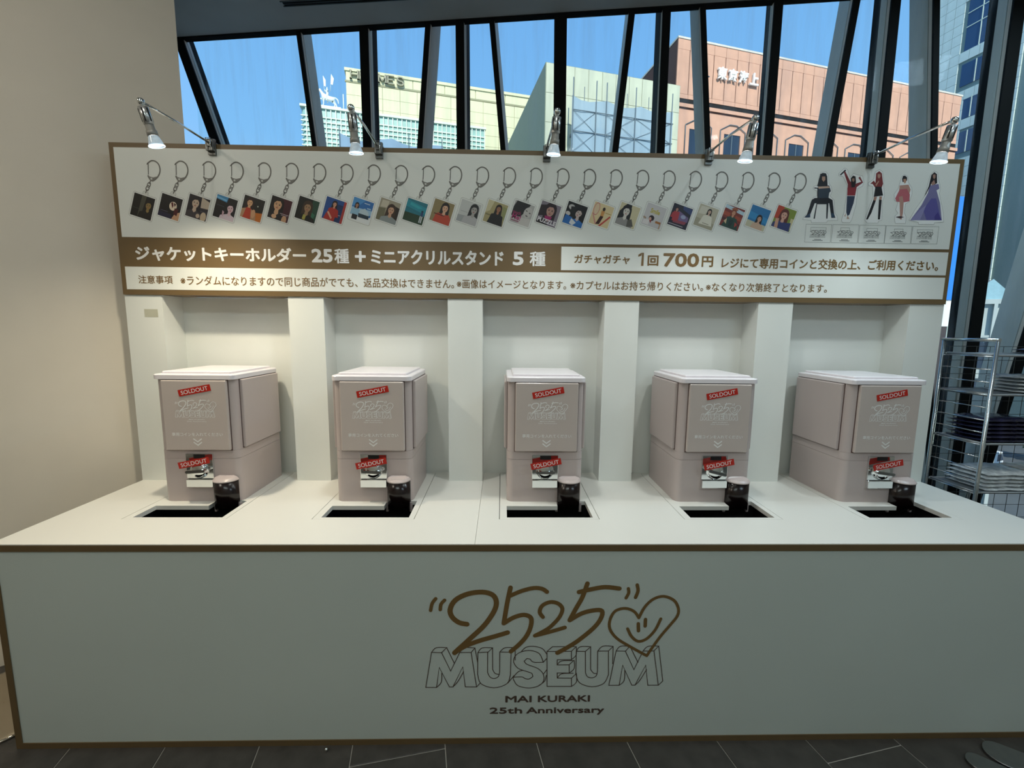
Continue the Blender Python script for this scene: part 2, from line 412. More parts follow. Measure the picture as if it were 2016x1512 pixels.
STANDS=[[('#c9cdca',[(6429,4198),(6441,4228),(6478,4258),(6495,4362),(6518,4406),(6549,4414),(6544,4458),(6503,4479),(6509,4501),(6547,4513),(6553,4604),(6570,4630),(6612,4634),(6634,4613),(6654,4526),(6681,4497),(6689,4453),(6673,4416),(6716,4380),(6736,4262),(6763,4233),(6771,4196),(6673,4191),(6663,4172),(6517,4171),(6512,4192)]),('#1a1a22',[(6442,4217),(6467,4243),(6501,4377),(6527,4396),(6659,4401),(6701,4380),(6729,4255),(6745,4218),(6706,4217),(6699,4247),(6672,4350),(6532,4348),(6499,4244),(6501,4218)]),('#2c3a48',[(6547,4509),(6656,4511),(6677,4460),(6663,4446),(6660,4398),(6562,4396)]),('#15151a',[(6540,4502),(6560,4612),(6582,4623),(6614,4620),(6628,4591),(6641,4504)]),('#b08b76',[(6579,4590),(6609,4591),(6613,4562),(6598,4543),(6581,4561)]),('#c7a793',[(6548,4499),(6649,4504),(6666,4490),(6558,4480)]),('#1b1b1f',[(6514,4491),(6553,4488),(6562,4396),(6552,4396),(6544,4480),(6515,4481)]),('#20232b',[(6547,4348),(6664,4350),(6665,4341),(6550,4339)]),('#20232b',[(6548,4341),(6557,4341),(6547,4207),(6534,4207)]),('#20232b',[(6646,4342),(6665,4343),(6669,4209),(6658,4209)]),('#28405a',[(6450,4224),(6497,4259),(6501,4218),(6458,4215)]),('#28405a',[(6701,4262),(6729,4255),(6737,4218),(6705,4225)])],[('#c9cdca',[(6806,4197),(6823,4264),(6830,4419),(6831,4514),(6780,4594),(6740,4600),(6738,4622),(6787,4670),(6816,4656),(6850,4588),(6878,4625),(6918,4611),(6966,4604),(6988,4546),(6976,4510),(6932,4487),(6935,4354),(6908,4206),(6891,4176),(6816,4178)]),('#18181c',[(6747,4611),(6793,4656),(6805,4649),(6759,4604)]),('#7c2a30',[(6783,4634),(6798,4638),(6854,4551),(6903,4530),(6960,4550),(6929,4585),(6943,4597),(6979,4543),(6922,4501),(6915,4424),(6837,4423),(6834,4522)]),('#8d2730',[(6833,4492),(6915,4494),(6911,4424),(6839,4423)]),('#1c1518',[(6855,4580),(6876,4604),(6900,4596),(6910,4545),(6903,4501),(6872,4497)]),('#a5806c',[(6869,4577),(6890,4580),(6894,4559),(6883,4545),(6871,4559)]),('#2c3850',[(6837,4419),(6914,4420),(6907,4354),(6879,4250),(6861,4235),(6845,4272)]),('#c0a090',[(6830,4234),(6842,4264),(6842,4231)]),('#c0a090',[(6856,4209),(6860,4242),(6884,4209)])],[('#c9cdca',[(7034,4200),(7044,4253),(7089,4416),(7074,4511),(7034,4518),(7027,4540),(7078,4577),(7086,4643),(7123,4662),(7156,4644),(7177,4564),(7177,4535),(7202,4425),(7187,4381),(7200,4203),(7169,4195),(7164,4176),(7061,4175)]),('#7a2c2c',[(7098,4541),(7095,4628),(7123,4649),(7150,4629),(7173,4535),(7162,4498),(7103,4497),(7071,4533),(7048,4533),(7080,4563)]),('#b28a78',[(7110,4621),(7137,4622),(7141,4600),(7128,4580),(7113,4596)]),('#b28a78',[(7099,4526),(7126,4563),(7132,4556),(7109,4512)]),('#151318',[(7102,4508),(7160,4509),(7185,4429),(7096,4416)]),('#a98070',[(7098,4416),(7128,4417),(7120,4380),(7096,4387)]),('#a98070',[(7151,4421),(7176,4421),(7174,4388),(7151,4388)]),('#131218',[(7096,4387),(7120,4380),(7090,4268),(7061,4208),(7045,4208)]),('#131218',[(7150,4391),(7177,4388),(7180,4210),(7160,4210)])],[('#c9cdca',[(7323,4205),(7322,4242),(7350,4272),(7323,4302),(7338,4369),(7300,4390),(7290,4442),(7323,4494),(7333,4538),(7345,4604),(7370,4622),(7403,4605),(7414,4554),(7455,4503),(7466,4452),(7448,4378),(7411,4355),(7413,4273),(7434,4236),(7433,4177),(7338,4175)]),('#b98f80',[(7335,4523),(7420,4532),(7445,4488),(7438,4451),(7335,4457)]),('#b9646c',[(7340,4487),(7409,4495),(7443,4444),(7447,4381),(7386,4369),(7322,4376),(7306,4405),(7321,4442)]),('#16141a',[(7351,4582),(7356,4608),(7375,4613),(7398,4597),(7400,4568),(7359,4553)]),('#b58a72',[(7363,4582),(7390,4583),(7394,4557),(7384,4539),(7368,4557)]),('#b58d80',[(7340,4420),(7374,4428),(7393,4370),(7397,4273),(7393,4213),(7377,4213),(7355,4361)]),('#3a2c30',[(7329,4235),(7369,4244),(7414,4236),(7372,4222)])],[('#c9cdca',[(7465,4207),(7512,4305),(7591,4432),(7607,4550),(7621,4623),(7655,4660),(7688,4646),(7710,4574),(7734,4508),(7730,4456),(7793,4279),(7808,4197),(7718,4189),(7716,4172),(7565,4171),(7559,4190)]),('#77749f',[(7625,4528),(7710,4544),(7724,4501),(7698,4485),(7749,4368),(7786,4212),(7477,4207),(7570,4350),(7618,4462)]),('#5a5598',[(7591,4306),(7657,4411),(7704,4412),(7778,4212),(7636,4210)]),('#433c86',[(7710,4248),(7737,4286),(7786,4212),(7715,4211)]),('#8b88b4',[(7484,4211),(7560,4305),(7617,4351),(7572,4209)]),('#1a151a',[(7618,4521),(7629,4623),(7656,4649),(7682,4632),(7695,4551),(7672,4536),(7639,4543),(7604,4454),(7584,4421)]),('#a57f70',[(7644,4627),(7669,4628),(7672,4602),(7661,4584),(7647,4602)]),('#a57f70',[(7638,4550),(7662,4580),(7678,4544),(7649,4527)])]]
STAND_BASES=[[(6468,4156),(6717,3989),(6518,4127),(6666,4100)],[(6728,4157),(6983,3989),(6809,4128),(6895,4101)],[(6992,4155),(7245,3989),(7063,4126),(7169,4099)],[(7250,4153),(7504,3989),(7332,4124),(7419,4097)],[(7512,4152),(7768,3990),(7559,4122),(7710,4096)]]
# ------------------------------------------------------------------ room
D = 0.653
P0 = Vector((-0.393, 1.759)); T = Vector((0.9921, -0.1251)); N = Vector((0.1251, 0.9921))
H = 3.5
def wp(u, off): q = P0 + T * u + N * off; return (q.x, q.y)

# floor: pale grout bed with dark tiles laid in running bond at 11 degrees
fl = MB().prism([(-2.8, -3.4), (6.9, -3.4), wp(7.3, 0.3), wp(-0.1, 0.3), (-2.8, 2.2)], -0.10, -0.003).build('floor', GROUT)
tag(fl, kind='structure')
a = R(11); U2 = Vector((math.cos(a), math.sin(a))); V2 = Vector((-math.sin(a), math.cos(a)))
TW, TL, G = 0.3415, 0.68, 0.0032
tm = MB().box(G / 2, TW - G / 2, G / 2, TL - G / 2, -0.006, 0.0)
me_tile = None
u_base = Vector((1.234, 0)).dot(U2)
v_base = -0.3196
for k in range(-12, 15):
    for j in range(-7, 7):
        u = u_base + k * TW; v = v_base + j * TL + (0.34 if k % 2 else 0) - 0.0
        cpt = U2 * (u + TW / 2) + V2 * (v + TL / 2)
        if not (-2.45 < cpt.x < 6.3 and -3.0 < cpt.y < 2.05): continue
        if me_tile is None:
            o = tm.build('tile', TILE, fl, bevel=0.0015, seg=1); me_tile = o.data
        else:
            o = bpy.data.objects.new('tile', me_tile); C.objects.link(o); o.parent = fl
        p = U2 * u + V2 * v
        o.location = (p.x, p.y, random.uniform(-0.0004, 0.0004)); o.rotation_euler = (0, 0, a)

# ceiling with the slot diffuser near its window edge
ce = MB().prism([(-2.8, -3.4), (6.9, -3.4), wp(7.3, 0.03), wp(-0.1, 0.03), (-2.8, 2.2)], H, H + 0.2).build('ceiling', CEIL)
tag(ce, kind='structure')
tag(MB().prism([(-12, -14), (14, -14), wp(13.5, -0.3), wp(-11, -0.3)], H + 0.21, 18).build('upper_storey_sun_block', WALL), kind='structure')  # unseen upper storeys, added to keep the sun off the outer fins
# left wall: a slab turned about 39 degrees away from the counter, then a return to the window wall
wl = MB().prism([(0.15, 0.926), (-0.47, 1.768), (-2.8, 2.06), (-2.8, -1.43), (-2.44, -1.142)], -0.05, H).build('wall_left', WALL)
tag(wl, kind='structure')
tag(MB().box(-2.8, -2.44, -3.4, -1.42, -0.05, H).build('wall_left_back', WALL), kind='structure')
tag(MB().box(-2.8, 6.9, -3.6, -3.4, -0.05, H).build('wall_back', WALL), kind='structure')
tag(MB().box(6.7, 6.9, -3.4, 1.6, -0.05, H).build('wall_right', WALL), kind='structure')
# header trim and sill along the glazing
q0 = wp(-0.1, -0.004); q1 = wp(7.3, -0.004); q2 = wp(7.3, 0.04); q3 = wp(-0.1, 0.04)
tag(MB().prism([q0, q1, q2, q3], H - 0.008, H).build('trim_1', MULL), kind='structure')
tag(MB().prism([q0, q1, q2, q3], -0.1, 0.02).build('trim_3', MULL), kind='structure')

vent = empty('ceiling_diffuser', (0, 0, 0), 0, 'long black slot air diffuser in the grey ceiling above the window', 'vent')
VENT = [(0.452, 1.428), (1.30, 1.335)]
dv = Vector(VENT[1]) - Vector(VENT[0]); dv.normalize(); nv = Vector((-dv.y, dv.x))
def vq(s, w, z0, z1):
    A = Vector(VENT[0]); 
    return [tuple(A + dv * s0 + nv * w0) for s0, w0 in ((s[0], w[0]), (s[1], w[0]), (s[1], w[1]), (s[0], w[1]))]
MB().prism(vq((-0.01, 0.9), (-0.022, -0.016), 0, 0), H - 0.004, H + 0.0).prism(vq((-0.01, 0.9), (0.016, 0.022), 0, 0), H - 0.004, H).build('frame', GUN, vent)
MB().prism(vq((0, 0.89), (-0.016, 0.016), 0, 0), H - 0.002, H).build('slot', BLACK, vent)
MB().prism(vq((0, 0.89), (-0.002, 0.002), 0, 0), H - 0.004, H - 0.002).build('blade', GUN, vent)

# window wall: glass panes between upright mullions, leaning fins crossing between them
win = empty('window_1', (0, 0, 0), kind='structure')
FINS = [  # u at floor, slope, front width, depth, rear flange depth (0 = none)
    (1.115, -0.3266, 0.062, 0.065, 0.115), (1.209, -0.108, 0.028, 0.155, 0), (1.287, -0.0023, 0.057, 0.075, 0.15),
    (1.394, 0.0892, 0.033, 0.22, 0), (1.932, -0.0061, 0.053, 0.09, 0.19), (2.465, -0.1004, 0.033, 0.285, 0),
    (2.591, -0.0135, 0.078, 0.10, 0.15), (2.674, 0.0861, 0.038, 0.29, 0), (3.2, -0.0061, 0.047, 0.06, 0.215),
    (3.733, -0.0992, 0.031, 0.195, 0), (3.826, -0.0031, 0.049, 0.055, 0.11), (3.935, 0.0883, 0.037, 0.16, 0),
    (4.484, -0.0093, 0.049, 0.095, 0.155), (5.024, -0.1043, 0.032, 0.175, 0), (5.111, -0.0053, 0.062, 0.10, 0.155),
    (5.168, 0.144, 0.058, 0.195, 0), (5.74, -0.006, 0.055, 0.08, 0.15), (6.30, -0.10, 0.034, 0.2, 0),
    (6.37, -0.004, 0.055, 0.08, 0.15), (6.47, 0.09, 0.034, 0.2, 0), (0.70, -0.004, 0.05, 0.08, 0.15)]
FH = H - 0.008
def slab(m, u, sl, w, o0, o1, za=0.02, zb=None):
    vs = []
    for z in (za, zb or FH):
        c = u + sl * z
        for (uu, oo) in ((c - w / 2, o0), (c + w / 2, o0), (c + w / 2, o1), (c - w / 2, o1)):
            x, y = wp(uu, oo); vs.append((x, y, z))
    m.add(vs, [(3, 2, 1, 0), (4, 5, 6, 7), (0, 1, 5, 4), (1, 2, 6, 5), (2, 3, 7, 6), (3, 0, 4, 7)])
for (u, sl, w, dp, fl2) in FINS:
    if u == 0.70: continue
    m = MB(); slab(m, u, sl, w, 0.0, 0.012)
    o = m.build('mullion', MULL, win)
    m = MB(); slab(m, u, sl, w * 0.96, 0.0122, 0.036); slab(m, u, sl, w * 0.96, 0.0405, dp, -0.3, H + 0.7)
    m.build('fin_web', FIN, o)
    if fl2:
        m = MB(); slab(m, u, sl, w, dp + 0.0002, fl2, -0.3, H + 0.7)
        m.build('rear_flange', MULL, o)
ups = [0.05, 0.70, 1.287, 1.932, 2.591, 3.2, 3.826, 4.484, 5.111, 5.74, 6.37, 7.2]
for u0, u1 in zip(ups[:-1], ups[1:]):
    m = MB(); m.prism([wp(u0 + 0.002, 0.031), wp(u1 - 0.002, 0.031), wp(u1 - 0.002, 0.035), wp(u0 + 0.002, 0.035)], 0.02, FH)
    m.build('pane', GLASS, win)

# ------------------------------------------------------------------ display counter
XR = 3.969
ctr = empty('display_counter', (0, 0, 0), 0, 'long white display counter with brown edging and a brown printed emblem on its front', 'counter')
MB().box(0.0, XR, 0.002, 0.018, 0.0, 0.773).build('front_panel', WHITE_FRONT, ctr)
MB().box(-0.001, XR + 0.001, -0.0015, 0.018, 0.7732, 0.7965).build('top_trim', BRONZE, ctr)
MB().box(0.0, XR, -0.0015, 0.0019, 0.0, 0.022).build('bottom_trim', BRONZE, ctr)
for x0, x1 in ((0.0, 0.022), (XR - 0.022, XR)):
    MB().box(x0, x1, -0.0015, 0.0019, 0.0222, 0.773).build('side_trim', BRONZE, ctr)
for x0, x1 in ((0.0, 0.018), (XR - 0.018, XR)):
    MB().box(x0, x1, 0.0185, 0.80, 0.0, 0.779).build('side_panel', WHITE, ctr)
MB().box(0.0185, XR - 0.0185, 0.785, 0.80, 0.0, 0.779).build('rear_panel', WHITE, ctr)
MX = [0.312, 1.060, 1.812, 2.570, 3.325]     # left edge of each machine
PL = [(m - 0.032, m + 0.378 if i < 4 else m + 0.383) for i, m in enumerate(MX)]
SEAM = 1.695
HY0, HY1 = 0.204, 0.770
for a0, a1 in ((0.0, SEAM - 0.0006), (SEAM + 0.0006, XR)):
    m = MB()
    m.box(a0, a1, 0.0, HY0, 0.7965, 0.80)
    m.box(a0, a1, 0.0185, HY0, 0.78, 0.7965)
    m.box(a0, a1, HY1, 0.80, 0.78, 0.80)
    xs = [a0] + [v for p in PL for v in p if a0 < v < a1] + [a1]
    for i in range(0, len(xs), 2):
        m.box(xs[i], xs[i + 1], HY0, HY1, 0.78, 0.80)
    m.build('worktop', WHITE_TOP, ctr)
for i, mx in enumerate(MX):
    p0, p1 = PL[i]; g = 0.0025; gx = g if i < 4 else 0.0006
    h0, h1 = mx, mx + 0.353
    m = MB()
    m.box(p0 + g, h0, HY0 + 0.0006, HY1 - g, 0.782, 0.80)
    m.box(h1, p1 - gx, HY0 + 0.0006, HY1 - g, 0.782, 0.80)
    m.box(h0, h1, HY0 + 0.0006, 0.221, 0.782, 0.80)
    m.box(h0, mx + 0.222, 0.337, HY1 - g, 0.782, 0.80)
    m.box(mx + 0.222, h1, 0.392, HY1 - g, 0.782, 0.80)
    m.build('mounting_plate', WHITE_TOP, ctr)
    m = MB()
    for b in ((h0 - 0.02, h1 + 0.02, 0.205, 0.215, 0.45, 0.7815), (h0 - 0.02, h1 + 0.02, 0.40, 0.41, 0.45, 0.7815),
              (h0 - 0.03, h0 - 0.02, 0.205, 0.41, 0.45, 0.7815), (h1 + 0.02, h1 + 0.03, 0.205, 0.41, 0.45, 0.7815), (h0 - 0.03, h1 + 0.03, 0.205, 0.41, 0.44, 0.4495)):
        m.box(*b)
    m.build('catch_box', BLACK, ctr)

LOGO_B = min(p[1] for q in LOGO_THIN for p in q) * 0.001
LOGO_W = max(p[0] for w, q in LOGO_BOLD for p in q) * 0.001
def soften(pts, n=4):
    """spline through the gentle bends of an outline, sharp corners kept"""
    P = [Vector(p) for p in pts]; out = []; run = [P[0]]
    for i in range(1, len(P)):
        run.append(P[i])
        sharp = i == len(P) - 1
        if not sharp:
            a = (P[i] - P[i - 1]); b = (P[i + 1] - P[i])
            sharp = a.length < 1e-9 or b.length < 1e-9 or a.angle(b) > 0.95 or max(a.length, b.length) > 78
        if sharp:
            out += [tuple(q) for q in (spline(run, n) if len(run) > 2 else run)][:-1]
            run = [P[i]]
    return out + [tuple(P[-1])]
def emblem(bold, thin, ox, oz, k, y, M=None, wmul=1.0, thinw=0.0013):
    for i, (w, pts) in enumerate(LOGO_BOLD):
        bold.stroke([(ox + p[0] * k, oz + p[1] * k) for p in spline(pts, 4)] if len(pts) > 2 else [(ox + p[0] * k, oz + p[1] * k) for p in pts], w * k * wmul, y - 0.00002 * i, M=M)
    curved = (0,)
    for i, pts in enumerate(LOGO_THIN):
        thin.stroke([(ox + p[0] * k, oz + p[1] * k) for p in soften(pts)], thinw, y + 0.00004 - 0.000002 * i, M=M)
em = MB(); th = MB()
emblem(em, th, 1.5142, 0.3614, 0.001, 0.0010, thinw=0.0030)
em.build('emblem_strokes', BRONZE_INK, ctr)
th.build('outlined_lettering', DARK_INK, ctr)
m = MB()
add_text(m, 'MAI', 1.8097, 1.908, 0.1702, 0.1972, 0.0014, fat=0.0011)
add_text(m, 'KURAKI', 1.932, 2.1284, 0.1702, 0.1972, 0.0014, fat=0.0011)
add_text(m, '25th', 1.7506, 1.873, 0.1230, 0.1490, 0.0014, fat=0.0010)
add_text(m, 'Anniversary', 1.889, 2.1845, 0.1150, 0.1490, 0.0014, fat=0.0010)
m.build('caption_lettering', DARK_INK, ctr)

# ------------------------------------------------------------------ niche wall
nw = empty('niche_wall', (0, 0, 0), 0, 'white backboard with five shallow niches behind the capsule machines', 'backboard')
PX = [(0.0, 0.172), (0.763, 0.931), (1.523, 1.691), (2.284, 2.452), (3.040, 3.212), (3.797, XR)]
for x0, x1 in PX:
    MB().box(x0, x1, D, 0.785, 0.80, 1.7085).build('pillar', WHITE, nw)
for a0, a1 in zip(PX[:-1], PX[1:]):
    MB().box(a0[1] - 0.02, a1[0] + 0.02, 0.7852, 0.80, 0.80, 1.7085).build('back_panel', WHITE, nw)
tape = MB().box(0.085, 0.148, D - 0.0008, D, 1.605, 1.642).build('tape_patch', mat('faded_grey_tape', (186, 186, 168), 0.6), nw)
tag(tape, 'small faded grey tape patch')

# ------------------------------------------------------------------ sign board
SY = 0.646
sg = empty('sign_board', (0, 0, 0), 0, 'long white sign with brown borders showing keychains and Japanese writing above the machines', 'sign')
MB().box(0.0, XR, SY, 0.785, 1.709, 2.385).build('board', BRONZE, sg)
def flat(name, x0, x1, z0, z1, m, y=SY - 0.0012):
    return MB().box(x0, x1, y, SY, z0, z1).build(name, m, sg)
flat('white_panel', 0.021, 3.948, 1.971, 2.364, WHITE)
flat('white_panel', 0.021, 3.948, 1.733, 1.837, WHITE)
flat('white_panel', 2.065, 3.948, 1.848, 1.957, WHITE)
YT = SY - 0.0016
m = MB()
segs = [('ジャケットキーホルダー', 0.075, 0.862), ('25', 0.888, 0.985), ('種', 0.994, 1.062), ('+', 1.090, 1.140), ('ミニアクリルスタンド', 1.165, 1.790), ('5', 1.835, 1.885), ('種', 1.915, 1.990)]
for s_, x0, x1 in segs:
    z0, z1 = (1.865, 1.932)
    if s_ == '+': z0, z1 = 1.873, 1.923
    if s_ in ('25', '5'): z0, z1 = 1.868, 1.930
    m = MB(); add_text(m, s_, x0, x1, z0, z1, SY - 0.0006, off=0.0, fat=0.0012 if s_ == '種' else (0.0024 if s_ in ('25', '5') else 0.0019))
    m.build('headline_lettering', WHITE_INK, sg)
m = MB(); add_text(m, 'ガチャガチャ', 2.128, 2.394, 1.880, 1.921, YT, fat=0.0009); m.build('price_lettering', BRONZE_INK, sg)
m = MB(); m.poly([(2.449, 1.873), (2.461, 1.873), (2.461, 1.934), (2.452, 1.934)], YT).poly([(2.452, 1.934), (2.449, 1.9335), (2.434, 1.925), (2.434, 1.915), (2.449, 1.9205)], YT - 0.00002); m.build('price_lettering', BRONZE_INK, sg)
m = MB(); add_text(m, '回', 2.480, 2.532, 1.874, 1.922, YT, fat=0.0014); m.build('price_lettering', BRONZE_INK, sg)
m = MB(); add_text(m, '700', 2.556, 2.728, 1.871, 1.934, YT, fat=0.0022); m.build('price_lettering', BRONZE_INK, sg)
m = MB(); add_text(m, '円', 2.742, 2.797, 1.872, 1.922, YT, fat=0.0014); m.build('price_lettering', BRONZE_INK, sg)
m = MB(); add_text(m, 'レジにて専用コインと交換の上、ご利用ください。', 2.839, 3.905, 1.868, 1.917, YT, fat=0.0009); m.build('price_lettering', BRONZE_INK, sg)
m = MB(); add_text(m, '注意事項', 0.078, 0.236, 1.760, 1.798, YT, fat=0.0003); m.build('notice_lettering', BRONZE_INK, sg)
m = MB(); add_text(m, '※ランダムになりますので同じ商品がでても、返品交換はできません。', 0.272, 1.555, 1.755, 1.799, YT, fat=0.0003); m.build('notice_lettering', BRONZE_INK, sg)
m = MB(); add_text(m, '※画像はイメージとなります。', 1.568, 2.092, 1.757, 1.799, YT, fat=0.0003); m.build('notice_lettering', BRONZE_INK, sg)
m = MB(); add_text(m, '※カプセルはお持ち帰りください。', 2.112, 2.757, 1.757, 1.799, YT, fat=0.0003); m.build('notice_lettering', BRONZE_INK, sg)
m = MB(); add_text(m, '※なくなり次第終了となります。', 2.770, 3.366, 1.757, 1.799, YT, fat=0.0003); m.build('notice_lettering', BRONZE_INK, sg)

# ---- printed keychains: D-ring, chain, square picture; pictures drawn in a 0..100 frame, y down
def clip(poly, lo=0.0, hi=100.0):
    for ax in (0, 1):
        for lim, sgn in ((lo, 1), (hi, -1)):
            out = []
            for i in range(len(poly)):
                p, q = poly[i], poly[(i + 1) % len(poly)]
                a, b = (p[ax] - lim) * sgn, (q[ax] - lim) * sgn
                if a >= 0: out.append(p)
                if a * b < 0:
                    t = a / (a - b); out.append((p[0] + (q[0] - p[0]) * t, p[1] + (q[1] - p[1]) * t))
            poly = out
            if len(poly) < 3: return []
    return poly
def rc(x0, y0, x1, y1, c): return ('p', [(x0, y0), (x1, y0), (x1, y1), (x0, y1)], c)
def el(cx, cy, rx, ry, c, a=0): return ('p', ell(cx, cy, rx, ry, 14, a), c)
def pg(c, *pts): return ('p', list(pts), c)
def por(cx, cy, s, skin, hair, cloth, lh=1.0, a=0.0, body=True):
    """head and shoulders: s is the half height of the face"""
    o = []
    o.append(el(cx, cy - s * 0.25, s * 1.15, s * 1.25, hair, a))
    if lh > 0:
        o.append(pg(hair, (cx - s * 1.15, cy - s * .3), (cx + s * 1.15, cy - s * .3), (cx + s * (1.05 + .3 * lh), cy + s * (1 + 1.5 * lh)), (cx - s * (1.05 + .3 * lh), cy + s * (1 + 1.5 * lh))))
    if body:
        o.append(pg(cloth, (cx - s * .5, cy + s * 1.45), (cx + s * .5, cy + s * 1.45), (cx + s * 2.1, cy + s * 2.1), (cx + s * 2.7, cy + s * 5), (cx - s * 2.7, cy + s * 5), (cx - s * 2.1, cy + s * 2.1)))
    o.append(pg(skin, (cx - s * .3, cy + s * .6), (cx + s * .3, cy + s * .6), (cx + s * .42, cy + s * 1.55), (cx, cy + s * 1.95), (cx - s * .42, cy + s * 1.55)))
    o.append(el(cx, cy, s * .74, s, skin, a))
    o.append(pg(hair, (cx - s * .8, cy - s * .1), (cx - s * .75, cy - s * .95), (cx + s * .2, cy - s * 1.15), (cx + s * .75, cy - s * .9), (cx + s * .8, cy - s * .2), (cx + s * .35, cy - s * .72), (cx - s * .35, cy - s * .62)))
    ca, sa = math.cos(a), math.sin(a)
    def r(x, y): return (cx + (x * ca - y * sa) * s, cy + (x * sa + y * ca) * s)
    for ex in (-.32, .32):
        q = r(ex, -.02); o.append(el(q[0], q[1], s * .17, s * .07, '#241816', a))
        q = r(ex, -.2); o.append(el(q[0], q[1], s * .2, s * .035, '#3a2a22', a))
    q = r(.02, .28); o.append(el(q[0], q[1], s * .09, s * .05, '#8a5a4a', a))
    q = r(0, .55); o.append(el(q[0], q[1], s * .23, s * .085, '#99473f', a))
    return o
